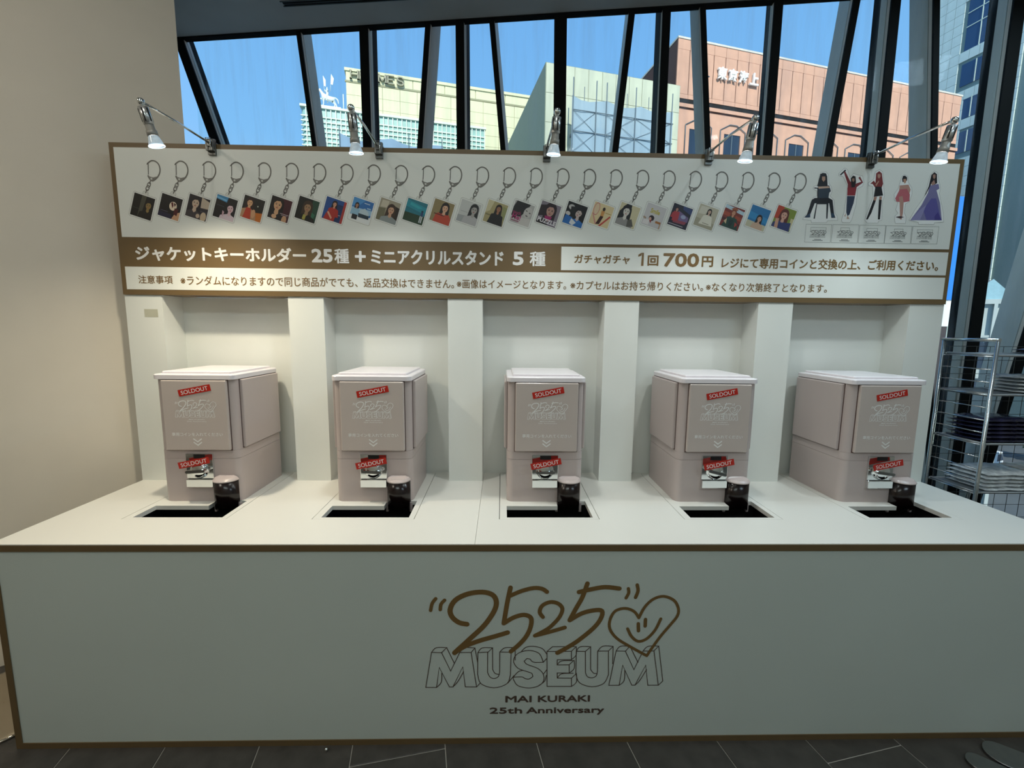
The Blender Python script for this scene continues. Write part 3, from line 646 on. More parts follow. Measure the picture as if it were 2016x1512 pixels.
KEYS = [
 [rc(0,0,100,100,'#0d0f0b'),pg('#48483c',(38,0),(60,0),(52,70),(48,100),(34,100)),rc(6,62,36,64,'#3c4038')]+por(76,38,17,'#8a7444','#14120c','#16150f',1.0),
 [rc(0,0,100,100,'#0c0a0e'),pg('#1b1a38',(0,78),(60,80),(70,100),(0,100)),pg('#c79a78',(78,70),(100,60),(100,100),(66,100)),el(62,42,18,20,'#e0cfb8'),pg('#5a1a20',(50,30),(58,24),(64,40),(60,52)),pg('#4a1418',(72,48),(90,50),(88,80),(70,76)),pg('#3a1015',(62,26),(74,30),(70,44)),rc(8,72,44,74,'#55506a')],
 [rc(0,0,100,100,'#15131a'),pg('#b9aa98',(60,0),(100,12),(100,45),(62,50)),pg('#26222a',(55,48),(100,44),(100,100),(50,100))]+por(36,33,22,'#c4ad97','#121018','#3a3438',1.2)+[el(84,84,14,22,'#c6b196'),el(58,86,9,10,'#bfa992'),rc(66,60,96,63,'#4a4650')],
 [rc(0,0,100,100,'#0a0a0e'),pg('#3e86b4',(0,0),(55,0),(52,24),(0,18)),pg('#6fb0d8',(0,8),(50,12),(48,20),(0,15)),rc(8,44,44,46,'#3a4450')]+por(74,45,19,'#d9b8bd','#0e0c12','#d6c4cc',1.0,-.25)+[pg('#c9a4ae',(40,62),(50,68),(48,88),(42,84))],
 [rc(0,0,100,100,'#141410'),pg('#c06a1c',(48,68),(100,58),(100,100),(40,100)),el(72,34,3,3,'#d8d8c8')]+por(32,28,17,'#d9a87c','#2a1410','#b58a66',1.4)+[pg('#b83a22',(20,52),(42,50),(50,100),(12,100)),el(58,72,10,20,'#cf9c74')],
 [rc(0,0,100,100,'#43161f'),rc(0,0,40,100,'#14100e')]+por(36,34,25,'#cfa27c','#17100e','#151012',0.8,.1)+[el(30,88,12,10,'#cfa27c'),el(80,92,12,20,'#c49874'),rc(56,66,98,68,'#c8b6b8'),rc(62,72,92,74,'#a89698')],
 [rc(0,0,100,100,'#0c1410'),pg('#1d4434',(68,0),(100,0),(100,100),(62,100)),pg('#2f6a50',(72,55),(92,62),(86,90),(70,84))]+por(50,40,21,'#9c7c5c','#3a281a','#10120e',0.5)+[pg('#a8a04e',(38,74),(52,76),(50,98),(36,96))],
 [rc(0,0,100,100,'#1c4a8c'),pg('#12315e',(60,20),(88,20),(86,100),(56,100)),rc(88,0,100,100,'#a4322a'),rc(60,66,84,68,'#c8b8b8')]+por(46,24,11,'#d0987c','#1a1010','#a82a22',1.0)+[pg('#a82a22',(26,52),(58,46),(64,70),(60,100),(8,100),(14,76)),pg('#d09a80',(18,66),(26,62),(48,86),(44,94))],
 [rc(0,0,100,100,'#2c6cb0'),pg('#4a90cc',(0,0),(60,0),(30,34),(0,40)),pg('#9cc2dc',(0,44),(100,38),(100,60),(0,70)),pg('#e2e6e6',(0,78),(100,70),(100,100),(0,100))]+por(24,32,9,'#a87c66','#181416','#8fb8d0',0.4)+[pg('#b8ccd6',(46,46),(66,36),(86,50),(92,66),(40,66)),pg('#1f3444',(40,64),(92,64),(94,80),(42,82)),rc(12,74,38,96,'#1a1c22'),rc(56,12,84,15,'#c8dcea'),rc(74,30,94,36,'#9cc0dc')],
 [rc(0,0,100,100,'#a09884'),pg('#6e6a52',(0,45),(34,40),(38,100),(0,100)),pg('#c4bca8',(10,8),(44,6),(40,36),(8,40)),pg('#2a2018',(78,20),(100,24),(100,100),(70,100))]+por(62,42,19,'#c79c80','#3c281c','#8c9494',1.2),
 [rc(0,0,100,100,'#157080'),pg('#1c8a9c',(0,6),(100,20),(100,50),(0,36)),pg('#2ba0ae',(20,14),(80,26),(60,34),(16,26)),pg('#1e3a22',(0,62),(100,60),(100,100),(0,100)),el(84,40,6,4,'#16263a'),rc(79,44,90,62,'#21406a'),rc(78,62,83,92,'#c8d0d4'),rc(86,62,91,92,'#c8d0d4')],
 [rc(0,0,100,100,'#8c7c54')]+por(60,30,18,'#d2a688','#1c1210','#b8432c',1.0)+[pg('#b8432c',(34,56),(50,60),(56,100),(18,100),(22,64)),pg('#b8432c',(66,60),(86,54),(98,70),(100,100),(60,100)),rc(14,62,66,66,'#5c1c18')],
 [rc(0,0,100,100,'#c4c6c4'),rc(10,50,44,52,'#9a9c9c'),pg('#a0a4a6',(0,70),(60,66),(60,100),(0,100))]+por(72,32,19,'#a6a29e','#1c1c20','#b4b4b6',1.3),
 [rc(0,0,100,100,'#a89c70'),pg('#c8c09a',(0,0),(30,0),(20,46),(0,60)),pg('#8c9060',(78,10),(100,14),(100,70),(80,60)),rc(4,62,36,68,'#7c7650')]+por(60,28,14,'#9a6c50','#20130e','#16151a',1.4)+[pg('#16151a',(36,58),(84,56),(96,100),(20,100))],
 [rc(0,0,100,100,'#b0aeac'),pg('#1b1a1e',(10,0),(80,0),(64,34),(46,66),(0,70),(0,30)),el(76,38,20,26,'#bdbab6',.3),el(68,32,5,2,'#2a2628',.3),el(86,38,5,2,'#2a2628',.3),el(74,54,7,3,'#6a6262',.3),pg('#c4c0bc',(48,68),(100,62),(100,100),(40,100)),('t','touch',4,44,44,60,'#8c2c58'),('t','Me!',6,60,50,84,'#a02c66'),rc(6,88,46,92,'#8c3a5c')],
 [rc(0,0,100,100,'#7e7682')]+por(54,34,26,'#b48c80','#2a1c26','#6c6070',0.3)+[pg('#2c2028',(0,20),(28,12),(34,60),(0,70)),pg('#a02868',(34,60),(70,58),(66,78),(38,80)),pg('#1a1418',(0,74),(40,74),(60,100),(0,100)),('t','PUZZLE',4,74,98,94,'#e6e2e6')],
 [rc(0,0,100,100,'#101014'),el(24,22,16,12,'#b8b6b4'),el(14,54,12,10,'#c4c0bc'),pg('#1a1a1e',(20,20),(60,10),(70,60),(30,70))]+por(66,40,19,'#c0b0aa','#121216','#2c6cb4',0.0,.5)+[pg('#2468b0',(6,60),(40,66),(60,86),(96,80),(100,100),(0,100)),pg('#d4d8dc',(38,70),(66,84),(52,100),(34,94))],
 [rc(0,0,100,100,'#d6c498'),el(18,30,15,30,'#c47a74'),el(18,30,12,26,'#d6c0a0'),pg('#b8443c',(50,100),(92,42),(97,48),(60,100)),pg('#c88c80',(2,52),(8,52),(40,96),(30,96)),el(54,22,7,9,'#2c1c16'),pg('#c48c4c',(44,30),(62,30),(60,56),(46,56)),pg('#3c1a14',(46,54),(62,54),(52,92),(34,96)),rc(66,34,96,37,'#a88848')],
 [rc(0,0,100,100,'#c8bf9c'),pg('#1a1a1a',(30,0),(56,0),(64,100),(0,100),(4,40)),]+por(38,34,21,'#cdc8c0','#141416','#8c8a88',1.3)+[pg('#55524c',(74,60),(92,90),(60,100),(56,70))],
 [rc(0,0,100,100,'#c6c4c6'),pg('#a48c74',(0,62),(16,66),(14,74),(0,70)),el(42,62,14,13,'#2c1c22'),el(36,68,7,9,'#c8a090'),pg('#8c3030',(34,74),(46,70),(44,86)),pg('#dcd8d8',(6,76),(34,72),(36,96),(4,96)),rc(66,68,94,78,'#a06a34'),rc(90,78,94,100,'#b08858'),('t','Smile',26,18,74,40,'#bcae38')],
 [rc(0,0,100,100,'#17162a'),pg('#2c3c6c',(50,0),(100,4),(100,30),(54,16)),pg('#6c5a84',(34,26),(92,44),(94,66),(50,72),(30,50)),el(66,48,13,9,'#98a0c0'),pg('#8c3c4c',(24,70),(90,66),(84,80),(22,84)),rc(4,90,80,93,'#b0a8b0')]+por(24,24,8,'#b88474','#2a1014','#a83038',0.6)+[pg('#a8323a',(12,34),(42,32),(44,74),(14,78))],
 [rc(0,0,100,100,'#b8b29c'),pg('#a29c86',(0,62),(100,70),(100,100),(0,100)),pg('#ccc8b8',(10,8),(60,4),(40,40),(6,44))]+por(58,24,10,'#c8a894','#241814','#d8d4c4',1.0)+[pg('#dcd8c8',(34,46),(78,44),(90,84),(22,88)),rc(40,78,74,81,'#8c8874')],
 [rc(0,0,100,100,'#7c2c20'),pg('#b4ccd8',(0,0),(100,10),(100,26),(0,16)),pg('#a04428',(0,30),(100,40),(100,56),(0,48)),pg('#54201a',(0,58),(100,70),(100,80),(0,72))]+por(50,28,12,'#c89070','#7c3a20','#23483c',0.9)+[pg('#a05428',(30,16),(70,14),(60,6),(42,6)),pg('#1c4034',(28,54),(74,50),(96,100),(8,100)),pg('#c8b48c',(14,76),(26,60),(30,86)),pg('#a8342c',(70,66),(86,74),(76,90)),pg('#0f2c28',(40,60),(62,60),(58,92),(42,92))],
 [rc(0,0,100,100,'#1e70a8'),pg('#2c86bc',(0,30),(100,40),(100,66),(0,60)),pg('#c0bca0',(0,70),(100,74),(100,100),(0,100))]+por(58,52,13,'#c89c84','#181214','#c8a890',1.2,-.4),
 [rc(0,0,100,100,'#7c8c34'),pg('#b03c20',(0,0),(34,0),(30,60),(0,60)),pg('#c4bc90',(84,40),(100,40),(100,90),(88,90))]+por(46,36,20,'#d0a08c','#5c2418','#30386c',1.5)+[pg('#30386c',(40,72),(92,60),(96,100),(36,100)),pg('#c89880',(10,60),(26,56),(34,100),(16,100))],
]
KLAB = ['dim olive portrait beside a pale curtain','pale hand on black','pale portrait with long black hair','portrait under a patch of blue sky','orange lit portrait in a red top','large face with maroon side',
 'dark portrait with a green side','woman in red dress on blue','figure and car under blue sky','brown haired portrait on beige','small figure under a teal sky','portrait in an orange coat',
 'grey portrait on white','black coat on pale yellow','smiling grey face with magenta writing','mauve face over the word PUZZLE','grey portrait with a bright blue dress','small figure in a pink heart curve',
 'black and white face on cream','white picture with yellow Smile writing','red dress beside a purple car','white robed figure on beige','green jacket before red canyon','bare shouldered portrait on deep blue','auburn haired portrait on green and red']
ang = R(-17.6)
ca, sa = math.cos(ang), math.sin(ang)
for i in range(25):
    t = i / 24
    cx = 0.128 + (3.124 - 0.128) * t; cz = 2.107 + (2.102 - 2.107) * t
    m = MB(); y0 = YT
    def PT(x, z): return (cx + x * ca - z * sa, cz + x * sa + z * ca)     # plate frame, metres
    # acrylic plate: thin grey outline, white body, tab with a hole
    base = rrect(-0.0535, 0.0535, -0.0565, 0.0565, 0.008, 4)
    m.poly([PT(*q) for q in ell(0.0, 0.061, 0.013, 0.012, 16)], y0 + 0.00004, '#85857f')
    m.poly([PT(*q) for q in ell(0.0, 0.061, 0.012, 0.011, 16)], y0 + 0.00002, '#d4d6d0')
    m.poly([PT(*q) for q in base], y0, '#85857f')
    m.poly([PT(*q) for q in rrect(-0.0525, 0.0525, -0.0555, 0.0555, 0.0075, 4)], y0 - 0.00006, '#e4e6e2')
    # chain and ring
    rx, rz = 0.191 + (3.185 - 0.191) * t, 2.270 + (2.268 - 2.270) * t
    g1, g2 = '#6c6a64', '#55534e'
    th0 = PT(0, 0.064)
    low = (rx - 0.016, rz - 0.047)
    dx, dz = low[0] - th0[0], low[1] - th0[1]; L = math.hypot(dx, dz); aa = math.atan2(dz, dx)
    def CT(s, w): return (th0[0] + dx * s - dz / L * w, th0[1] + dz * s + dx / L * w)
    m.stroke([CT(0, 0), CT(0.26, 0)], 0.0045, y0 - 0.0001, g1)
    for s0, s1, w in ((0.18, 0.58, 0.0065), (0.44, 0.84, 0.0065)):
        pts = [CT(s0 + (s1 - s0) * (0.5 - 0.5 * math.cos(q)), w * math.sin(q)) for q in [2 * math.pi * k / 12 for k in range(13)]]
        m.stroke(pts, 0.0036, y0 - (0.00012 if s0 < .3 else 0.00016), g2 if s0 < .3 else g1)
    m.stroke([CT(0.74, 0), CT(1.04, 0)], 0.0045, y0 - 0.00018, g1)
    ring = [(-0.0185, 0.030), (-0.006, 0.038), (0.010, 0.037), (0.024, 0.026), (0.030, 0.008), (0.028, -0.012), (0.018, -0.030), (0.004, -0.043), (-0.008, -0.049), (-0.018, -0.044), (-0.026, -0.028)]
    m.stroke([(rx + q[0], rz + q[1]) for q in spline(ring, 3)], 0.0056, y0 - 0.0002, g1)
    m.stroke([(rx + q[0], rz + q[1]) for q in [(-0.0205, 0.030), (-0.0235, -0.020)]], 0.0034, y0 - 0.00024, g2)
    m.stroke([(rx + q[0], rz + q[1]) for q in [(-0.0205, 0.030), (-0.0260, 0.023)]], 0.0040, y0 - 0.00026, g2)
    m.poly([(rx + q[0], rz + q[1]) for q in [(-0.027, -0.018), (-0.020, -0.030), (-0.004, -0.034), (0.014, -0.030), (0.002, -0.044), (-0.010, -0.049), (-0.020, -0.042)]], y0 - 0.00028, '#7c7a74')
    m.poly([(rx + q[0], rz + q[1]) for q in ell(-0.012, -0.040, 0.0045, 0.0045, 10)], y0 - 0.0003, '#c8cac4')
    kc = m.build('keychain_print', INK, sg)
    kc['label'] = KLAB[i] + ', printed keychain'
    m = MB()
    lay = 0
    for sh in KEYS[i]:
        yy = y0 - 0.00010 - 0.00004 * lay; lay += 1
        if sh[0] == 'p':
            q = clip(sh[1])
            if len(q) >= 3:
                m.poly([PT((p[0] - 50) / 100 * 0.095, (50 - p[1]) / 100 * 0.101) for p in q], yy, sh[2])
        else:
            _, body, x0, z0, x1, z1, colr = sh
            M = Matrix.Translation((cx, 0, cz)) @ Matrix.Rotation(-ang, 4, 'Y')
            add_text(m, body, (x0 - 50) / 100 * 0.095, (x1 - 50) / 100 * 0.095, (50 - z1) / 100 * 0.101, (50 - z0) / 100 * 0.101, yy, colr, off=0.03, M=M)
    m.build('picture', INK, kc)

SLAB = ['seated woman on a chair backwards', 'woman in red top with raised arms', 'woman in black skirt and long boots', 'woman in short pink dress', 'woman in long violet gown']
for i, shp in enumerate(STANDS):
    m = MB()
    for k, (c, pts) in enumerate(shp):
        P = [(p[0] / 2000, p[1] / 2000) for p in pts]
        if k == 0:
            m.poly(P, YT - 0.00004, '#eceeec')
            m.stroke(P + [P[0]], 0.0013, YT - 0.00008, '#9c9f9c')
        else:
            if len(P) > 5 and k not in (9, 10, 11): P = P
            m.poly(P, YT - 0.0001 - 0.00003 * k, c)
    b = STAND_BASES[i]
    for (q0, q1) in ((b[0], b[1]), (b[2], b[3])):
        x0, z0, x1, z1 = q0[0] / 2000, q0[1] / 2000, q1[0] / 2000, q1[1] / 2000
        m.stroke([(x0, z0), (x1, z0), (x1, z1), (x0, z1), (x0, z0)], 0.0014, YT - 0.0001, '#8c908c')
    cx = (b[0][0] + b[1][0]) / 4000; zb = b[1][1] / 2000
    bb, tt = MB(), MB()
    k = 0.0786 / LOGO_W * 0.001
    for w, pts in LOGO_BOLD:
        m.stroke([(cx - 0.040 + p[0] * k, zb + 0.022 - LOGO_B * 1000 * k + p[1] * k) for p in pts], max(w * k, 0.0016), YT - 0.00012, '#23262a')
    for pts in LOGO_THIN:
        m.stroke([(cx - 0.040 + p[0] * k, zb + 0.022 - LOGO_B * 1000 * k + p[1] * k) for p in pts], 0.0005, YT - 0.00012, '#4c5054')
    m.stroke([(cx - 0.016, zb + 0.014), (cx + 0.016, zb + 0.014)], 0.0022, YT - 0.00012, '#4c5054')
    m.stroke([(cx - 0.024, zb + 0.009), (cx + 0.024, zb + 0.009)], 0.0022, YT - 0.00012, '#4c5054')
    o = m.build('acrylic_stand_print', INK, sg)
    o['label'] = 'printed acrylic stand of a ' + SLAB[i]
# ------------------------------------------------------------------ capsule machines
MY = 0.387
def make_machine():
    rt = empty('capsule_machine', (0, 0, 0))
    W_, L_ = 0.335, 0.353
    b = MB()
    out = rrect(0, W_, 0, L_, [0.030, 0.012, 0.012, 0.030], 6)
    b.prism(out, 0.0, 0.193, smooth=True)
    b.prism(rrect(0.0015, W_ - 0.0015, 0.0015, L_ - .0015, [0.029, 0.011, 0.011, 0.029], 6), 0.193, 0.1946, smooth=True)
    b.prism(out, 0.1946, 0.2290, smooth=True)
    b.prism(rrect(0.0015, W_ - 0.0015, 0.0015, L_ - .0015, [0.029, 0.011, 0.011, 0.029], 6), 0.2290, 0.2300, smooth=True)
    b.prism(rrect(0.001, W_ - 0.001, 0.001, L_ - .001, [0.029, 0.011, 0.011, 0.029], 6), 0.2300, 0.5385, smooth=True)
    b.build('body', PINK, rt)
    lid = MB()
    def ring_stack(levels):
        vs = []; n = None; fs = []
        for (ins, z) in levels:
            q = rrect(-0.004 + ins, W_ + 0.004 - ins, -0.010 + ins, L_ + 0.004 - ins, [max(0.004, 0.024 - ins)] * 4, 5)
            n = len(q); vs += [(x, y, z) for x, y in q]
        for i in range(len(levels) - 1):
            for k in range(n):
                j = (k + 1) % n
                fs.append((i * n + k, i * n + j, (i + 1) * n + j, (i + 1) * n + k))
        lid.add(vs, fs + [tuple(range(n))[::-1], tuple(range(len(vs) - n, len(vs)))])
    ring_stack([(0.004, 0.5390), (0.000, 0.5400), (0.0, 0.5570), (0.003, 0.5605), (0.020, 0.5620)])
    ring_stack([(0.0255, 0.5605), (0.0255, 0.5690), (0.030, 0.5720)])
    lid.build('lid', mat('lamp_lit_pinkish_lid', (234, 228, 232), 0.25, var=0.01), rt)  # paler than the body: lamplight from above put into the lid colour
    dr = MB().box(0.034, 0.307, -0.013, 0.010, 0.2325, 0.5365).build('door', PINKD, rt, bevel=0.005, seg=3)
    MB().box(0.0315, 0.3095, -0.0015, 0.004, 0.2300, 0.5380).build('door_seam', GROOVE, rt)
    for sx in (-1, 1):
        x0, x1 = (-0.013, 0.004) if sx < 0 else (W_ - 0.004, W_ + 0.013)
        MB().box(x0, x1, 0.036, 0.335, 0.2350, 0.5365).build('side_panel', PINK, rt, bevel=0.004, seg=2)
        x0, x1 = (-0.0012, 0.004) if sx < 0 else (W_ - 0.004, W_ + 0.0012)
        MB().box(x0, x1, 0.0335, 0.3375, 0.2325, 0.5375).build('panel_seam', GROOVE, rt)
    # door print
    DY = -0.0133
    bo, tn = MB(), MB()
    k = 0.174 / LOGO_W * 0.001
    emblem(bo, bo, 0.087, 0.376 - LOGO_B * 1000 * k, k, DY, wmul=1.0, thinw=0.0014)
    add_text(bo, 'MAI KURAKI', 0.142, 0.207, 0.3655, 0.3705, DY, off=0.01)
    add_text(bo, '25th Anniversary', 0.133, 0.216, 0.3560, 0.3620, DY, off=0.01)
    bo.build('emblem_print', WHITE_INK, dr)
    m = MB()
    add_text(m, '専用コインを入れてください', 0.066, 0.280, 0.2950, 0.3110, DY, off=0.012)
    for zz in (0.283, 0.268):
        m.stroke([(0.156, zz), (0.172, zz - 0.0125), (0.188, zz)], 0.0050, DY)
    m.build('instruction_print', WHITE_INK, dr)
    # coin mechanism
    cm = MB().box(0.111, 0.226, -0.009, 0.002, 0.106, 0.2155).build('coin_plate', CHROME, rt, bevel=0.0015, seg=2)
    MB().box(0.112, 0.225, -0.018, 0.002, 0.069, 0.105).build('coin_return', CHROME, cm, bevel=0.0025, seg=2)
    MB().box(0.146, 0.194, -0.0095, -0.0088, 0.196, 0.2135).build('coin_slot', BLACK, cm)
    kn = MB()
    prof = [(0.038, -0.009), (0.038, -0.013), (0.033, -0.014), (0.033, -0.022), (0.029, -0.027), (0.012, -0.029), (0.001, -0.0295)]
    n = 28; vs = []; fs = []
    for r_, y_ in prof:
        for q in range(n):
            a_ = 2 * math.pi * q / n; vs.append((r_ * math.cos(a_), y_, r_ * math.sin(a_)))
    for i in range(len(prof) - 1):
        for q in range(n):
            j = (q + 1) % n; fs.append((i * n + q, i * n + j, (i + 1) * n + j, (i + 1) * n + q))
    kn.add(vs, fs, smooth=True)
    kn.prism(rrect(-0.041, 0.041, -0.0065, 0.0065, 0.006, 4), -0.040, -0.024, axis='y', smooth=True)
    ko = kn.build('turning_knob', CHROME, rt); ko.location = (0.168, 0, 0.146)
    # capsule chute: smoked half round tube, pinkish cap, two feet
    ch = MB(); n = 16; rr = 0.0500; cx = 0.276
    def arc(r, y=0.0): return [(cx + r * math.cos(math.pi + math.pi * k / n), -0.001 - 1.02 * r * math.sin(math.pi * k / n)) for k in range(n + 1)]
    o1, o2 = arc(rr), arc(rr - 0.002)
    def zl(k): return 0.006 + 0.030 * math.sin(math.pi * k / n) ** 1.0 - 0.048
    vs = []
    for k in range(n + 1):
        vs += [(o1[k][0], o1[k][1], zl(k)), (o1[k][0], o1[k][1], 0.100), (o2[k][0], o2[k][1], zl(k)), (o2[k][0], o2[k][1], 0.100)]
    fs = []
    for k in range(n):
        a_, b_ = 4 * k, 4 * k + 4
        fs += [(a_, b_, b_ + 1, a_ + 1), (a_ + 2, a_ + 3, b_ + 3, b_ + 2), (a_, a_ + 2, b_ + 2, b_), (a_ + 1, b_ + 1, b_ + 3, a_ + 3)]
    ch.add(vs, fs, smooth=True)
    chute = ch.build('chute', SMOKE, rt)
    MB().box(cx - 0.047, cx + 0.047, -0.003, -0.0006, -0.02, 0.099).build('chute_back', BLACK, chute)
    cp = MB(); q1 = arc(0.0525); q2 = arc(0.046)
    n1 = len(q1)
    vs = [(x, y, 0.1002) for x, y in q1] + [(x, y, 0.1045) for x, y in q1] + [(x, y * 0.86, 0.1125) for x, y in q2] + [(cx - 0.030, -0.0005, 0.119), (cx + 0.030, -0.0005, 0.119)]
    fs = [tuple(range(n1))[::-1]]
    for lv in (0, 1):
        for k in range(n1 - 1):
            fs.append((lv * n1 + k, lv * n1 + k + 1, (lv + 1) * n1 + k + 1, (lv + 1) * n1 + k))
    fs.append(tuple([2 * n1 + k for k in range(n1)] + [3 * n1 + 1, 3 * n1]))
    cp.add(vs, fs)
    cp.build('chute_cap', PINK, chute)
    for sx in (-1, 1):
        MB().box(cx + sx * 0.0525 - 0.006, cx + sx * 0.0525 + 0.006, -0.010, 0.0, -0.045, -0.001).build('chute_foot', PINK, chute, bevel=0.002, seg=1)
    # SOLDOUT stickers
    for (sx, sz, an, yy, w) in ((0.1755, 0.4935, R(11.3), -0.0142, 0.137), (0.1690, 0.1865, R(11.5), -0.0425, 0.133)):
        M = Matrix.Translation((sx, yy, sz)) @ Matrix.Rotation(-an, 4, 'Y')
        s_ = MB().box(-w / 2, w / 2, -0.0003, 0.0004, -0.0140, 0.0140, M=M).build('sold_out_sticker', RED, rt)
        t_ = add_text(MB(), 'SOLDOUT', -w * 0.42, w * 0.42, -0.0085, 0.0085, -0.0006, off=0.004, M=M).build('lettering', WHITE_INK, s_)
    return rt
MLAB = ['leftmost pinkish grey capsule vending machine, nearest the beige wall, marked sold out',
        'second pinkish grey capsule vending machine from the left, marked sold out',
        'middle pinkish grey capsule vending machine seen straight from the front, marked sold out',
        'fourth pinkish grey capsule vending machine from the left, marked sold out',
        'rightmost pinkish grey capsule vending machine, nearest the wire rack, marked sold out']
proto = make_machine()
for i, mx in enumerate(MX):
    o = proto if i == 0 else copy_tree(proto)
    o.location = (mx, MY, 0.8002)
    tag(o, MLAB[i], 'capsule machine', 'capsule machines in a row on the white counter')
    for c in bpy.data.objects:
        if c.parent == o and c.name.startswith('turning_knob'):
            c.rotation_euler = (0, [R(-4), R(3), 0, R(14), R(8)][i], 0)

# ------------------------------------------------------------------ clip lamps on the sign
CUP = mat('bright_glass_reflector', (190, 205, 215), 0.15, var=0.25, scale=60, emit=0.30)
RIM = mat('lit_glass_rim', (225, 245, 255), 0.2, var=0.0, emit=2.2)
BULB = mat('lit_halogen_bulb', (255, 255, 255), 0.3, var=0.0, emit=40)
LAMPS = [ # clamp x, elbow (x,z), body direction top->rim
    (0.465, (0.474, 2.366), (0.502, 2.223)), (1.218, (1.228, 2.360), (1.235, 2.212)), (1.986, (1.984, 2.363), (1.976, 2.221)),
    (2.741, (2.727, 2.356), (2.711, 2.211)), (3.511, (3.489, 2.364), (3.469, 2.222))]
LLAB = ['leftmost chrome clip spotlight on the sign, reaching over beside the beige wall', 'second chrome clip spotlight from the left on the sign top', 'middle chrome clip spotlight on the sign top, above the centre machine',
        'fourth chrome clip spotlight from the left on the sign top', 'rightmost chrome clip spotlight on the sign, above the printed acrylic stands']
def lathe(mb, prof, a, b, n=20):
    """profile (distance along a->b in metres, radius)"""
    a = Vector(a); b = Vector(b); d = (b - a).normalized(); up = d.orthogonal().normalized(); w = d.cross(up)
    vs = []; fs = []
    for s_, r_ in prof:
        for k in range(n):
            t_ = 2 * math.pi * k / n
            vs.append(tuple(a + d * s_ + (up * math.cos(t_) + w * math.sin(t_)) * r_))
    for i in range(len(prof) - 1):
        for k in range(n):
            j = (k + 1) % n; fs.append((i * n + k, i * n + j, (i + 1) * n + j, (i + 1) * n + k))
    mb.add(vs, fs, smooth=True)
for i, (cx, el_, rm) in enumerate(LAMPS):
    lp = empty('clip_spotlight', (cx, 0.64, 2.385), 0, LLAB[i], 'lamp', 'clip spotlights along the top of the sign')
    o_ = Vector((cx, 0.64, 2.385))
    def rel(p): return tuple(Vector(p) - o_)
    el3 = (el_[0], 0.24, el_[1]); rm3 = (rm[0], 0.262, rm[1])
    c = MB(); w = 0.017
    c.box(-w, w, -0.006, 0.0045, -0.050, 0.018)
    c.box(-w, w, -0.006, 0.150, 0.0005, 0.006)
    c.box(-w, w, -0.020, -0.006, -0.036, 0.014)
    c.box(-w * .5, w * .5, -0.026, -0.020, -0.020, 0.006)
    c.build('clamp', GUN, lp, bevel=0.001, seg=1)
    MB().tube([(-0.010, -0.027, -0.036), (-0.010, -0.027, 0.015), (0.010, -0.027, 0.015), (0.010, -0.027, -0.036)], 0.0022, 6).build('clamp_spring', CHROME, lp)
    st = (cx - 0.004, 0.618, 2.384)
    MB().tube([rel(st), rel((st[0] * .5 + el3[0] * .5, (st[1] + el3[1]) / 2, 2.379)), rel((el3[0], el3[1] + 0.008, el3[2] + 0.002))], 0.0048, 10).build('arm', CHROME, lp)
    v = MB()
    dn = (Vector(rm3) - Vector(el3)).normalized()
    lathe(v, [(-0.013, 0.002), (-0.010, 0.009), (-0.003, 0.0125), (0.003, 0.0125), (0.010, 0.009), (0.013, 0.005), (0.019, 0.005)], rel(el3), rel(rm3), 14)
    v.build('elbow_joint', CHROME, lp)
    Ltot = (Vector(rm3) - Vector(el3)).length
    k1 = Ltot - 0.098
    b_ = MB(); lathe(b_, [(0.017, 0.006), (0.018, 0.0165), (k1 + 0.024, 0.0165), (k1 + 0.025, 0.012)], rel(el3), rel(rm3), 20)
    hs = b_.build('housing', mat('satin_chrome', (206, 208, 208), 0.3, 0.85), lp)
    # dark ventilation slots, proud ribs around the housing
    up = dn.orthogonal().normalized(); ww = dn.cross(up); sl = MB()
    for k in range(6):
        t_ = 2 * math.pi * k / 6; ax = (up * math.cos(t_) + ww * math.sin(t_)) * 0.0158; tn = (-up * math.sin(t_) + ww * math.cos(t_)) * 0.0022
        a_ = Vector(rel(el3)) + dn * 0.024 + ax; e_ = Vector(rel(el3)) + dn * (k1 + 0.018) + ax
        ex = (up * math.cos(t_) + ww * math.sin(t_)) * 0.0012
        vs = [a_ - tn, a_ + tn, e_ + tn, e_ - tn, a_ - tn + ex, a_ + tn + ex, e_ + tn + ex, e_ - tn + ex]
        sl.add([tuple(q) for q in vs], [(0, 1, 2, 3), (7, 6, 5, 4), (0, 4, 5, 1), (1, 5, 6, 2), (2, 6, 7, 3), (3, 7, 4, 0)])
    sl.build('vent_slots', BLACK, hs)
    b_ = MB(); lathe(b_, [(k1 + 0.0245, 0.011), (k1 + 0.0250, 0.0140), (k1 + 0.046, 0.0148), (k1 + 0.0465, 0.0170), (k1 + 0.0640, 0.0180), (k1 + 0.0645, 0.014)], rel(el3), rel(rm3), 20)
    b_.build('collar', mat('grey_collar', (158, 156, 150), 0.45, 0.3), lp)
    b_ = MB(); lathe(b_, [(k1 + 0.0650, 0.016), (k1 + 0.072, 0.0180), (k1 + 0.088, 0.0228), (Ltot, 0.0250), (Ltot, 0.0238), (k1 + 0.088, 0.0215), (k1 + 0.072, 0.0165), (k1 + 0.0652, 0.0145)], rel(el3), rel(rm3), 24)
    gr_ = b_.build('glass_reflector', CUP, lp)
    b_ = MB(); lathe(b_, [(Ltot - 0.0012, 0.0246), (Ltot - 0.0012, 0.0262), (Ltot + 0.0010, 0.0262), (Ltot + 0.0010, 0.0240)], rel(el3), rel(rm3), 24)
    b_.build('lit_rim', RIM, gr_)
    b_ = MB(); lathe(b_, [(k1 + 0.066, 0.0005), (k1 + 0.067, 0.007), (k1 + 0.080, 0.0075), (k1 + 0.086, 0.0005)], rel(el3), rel(rm3), 12)
    b_.build('bulb', BULB, lp)
    pz = Vector(el3) + dn * (Ltot + 0.004)
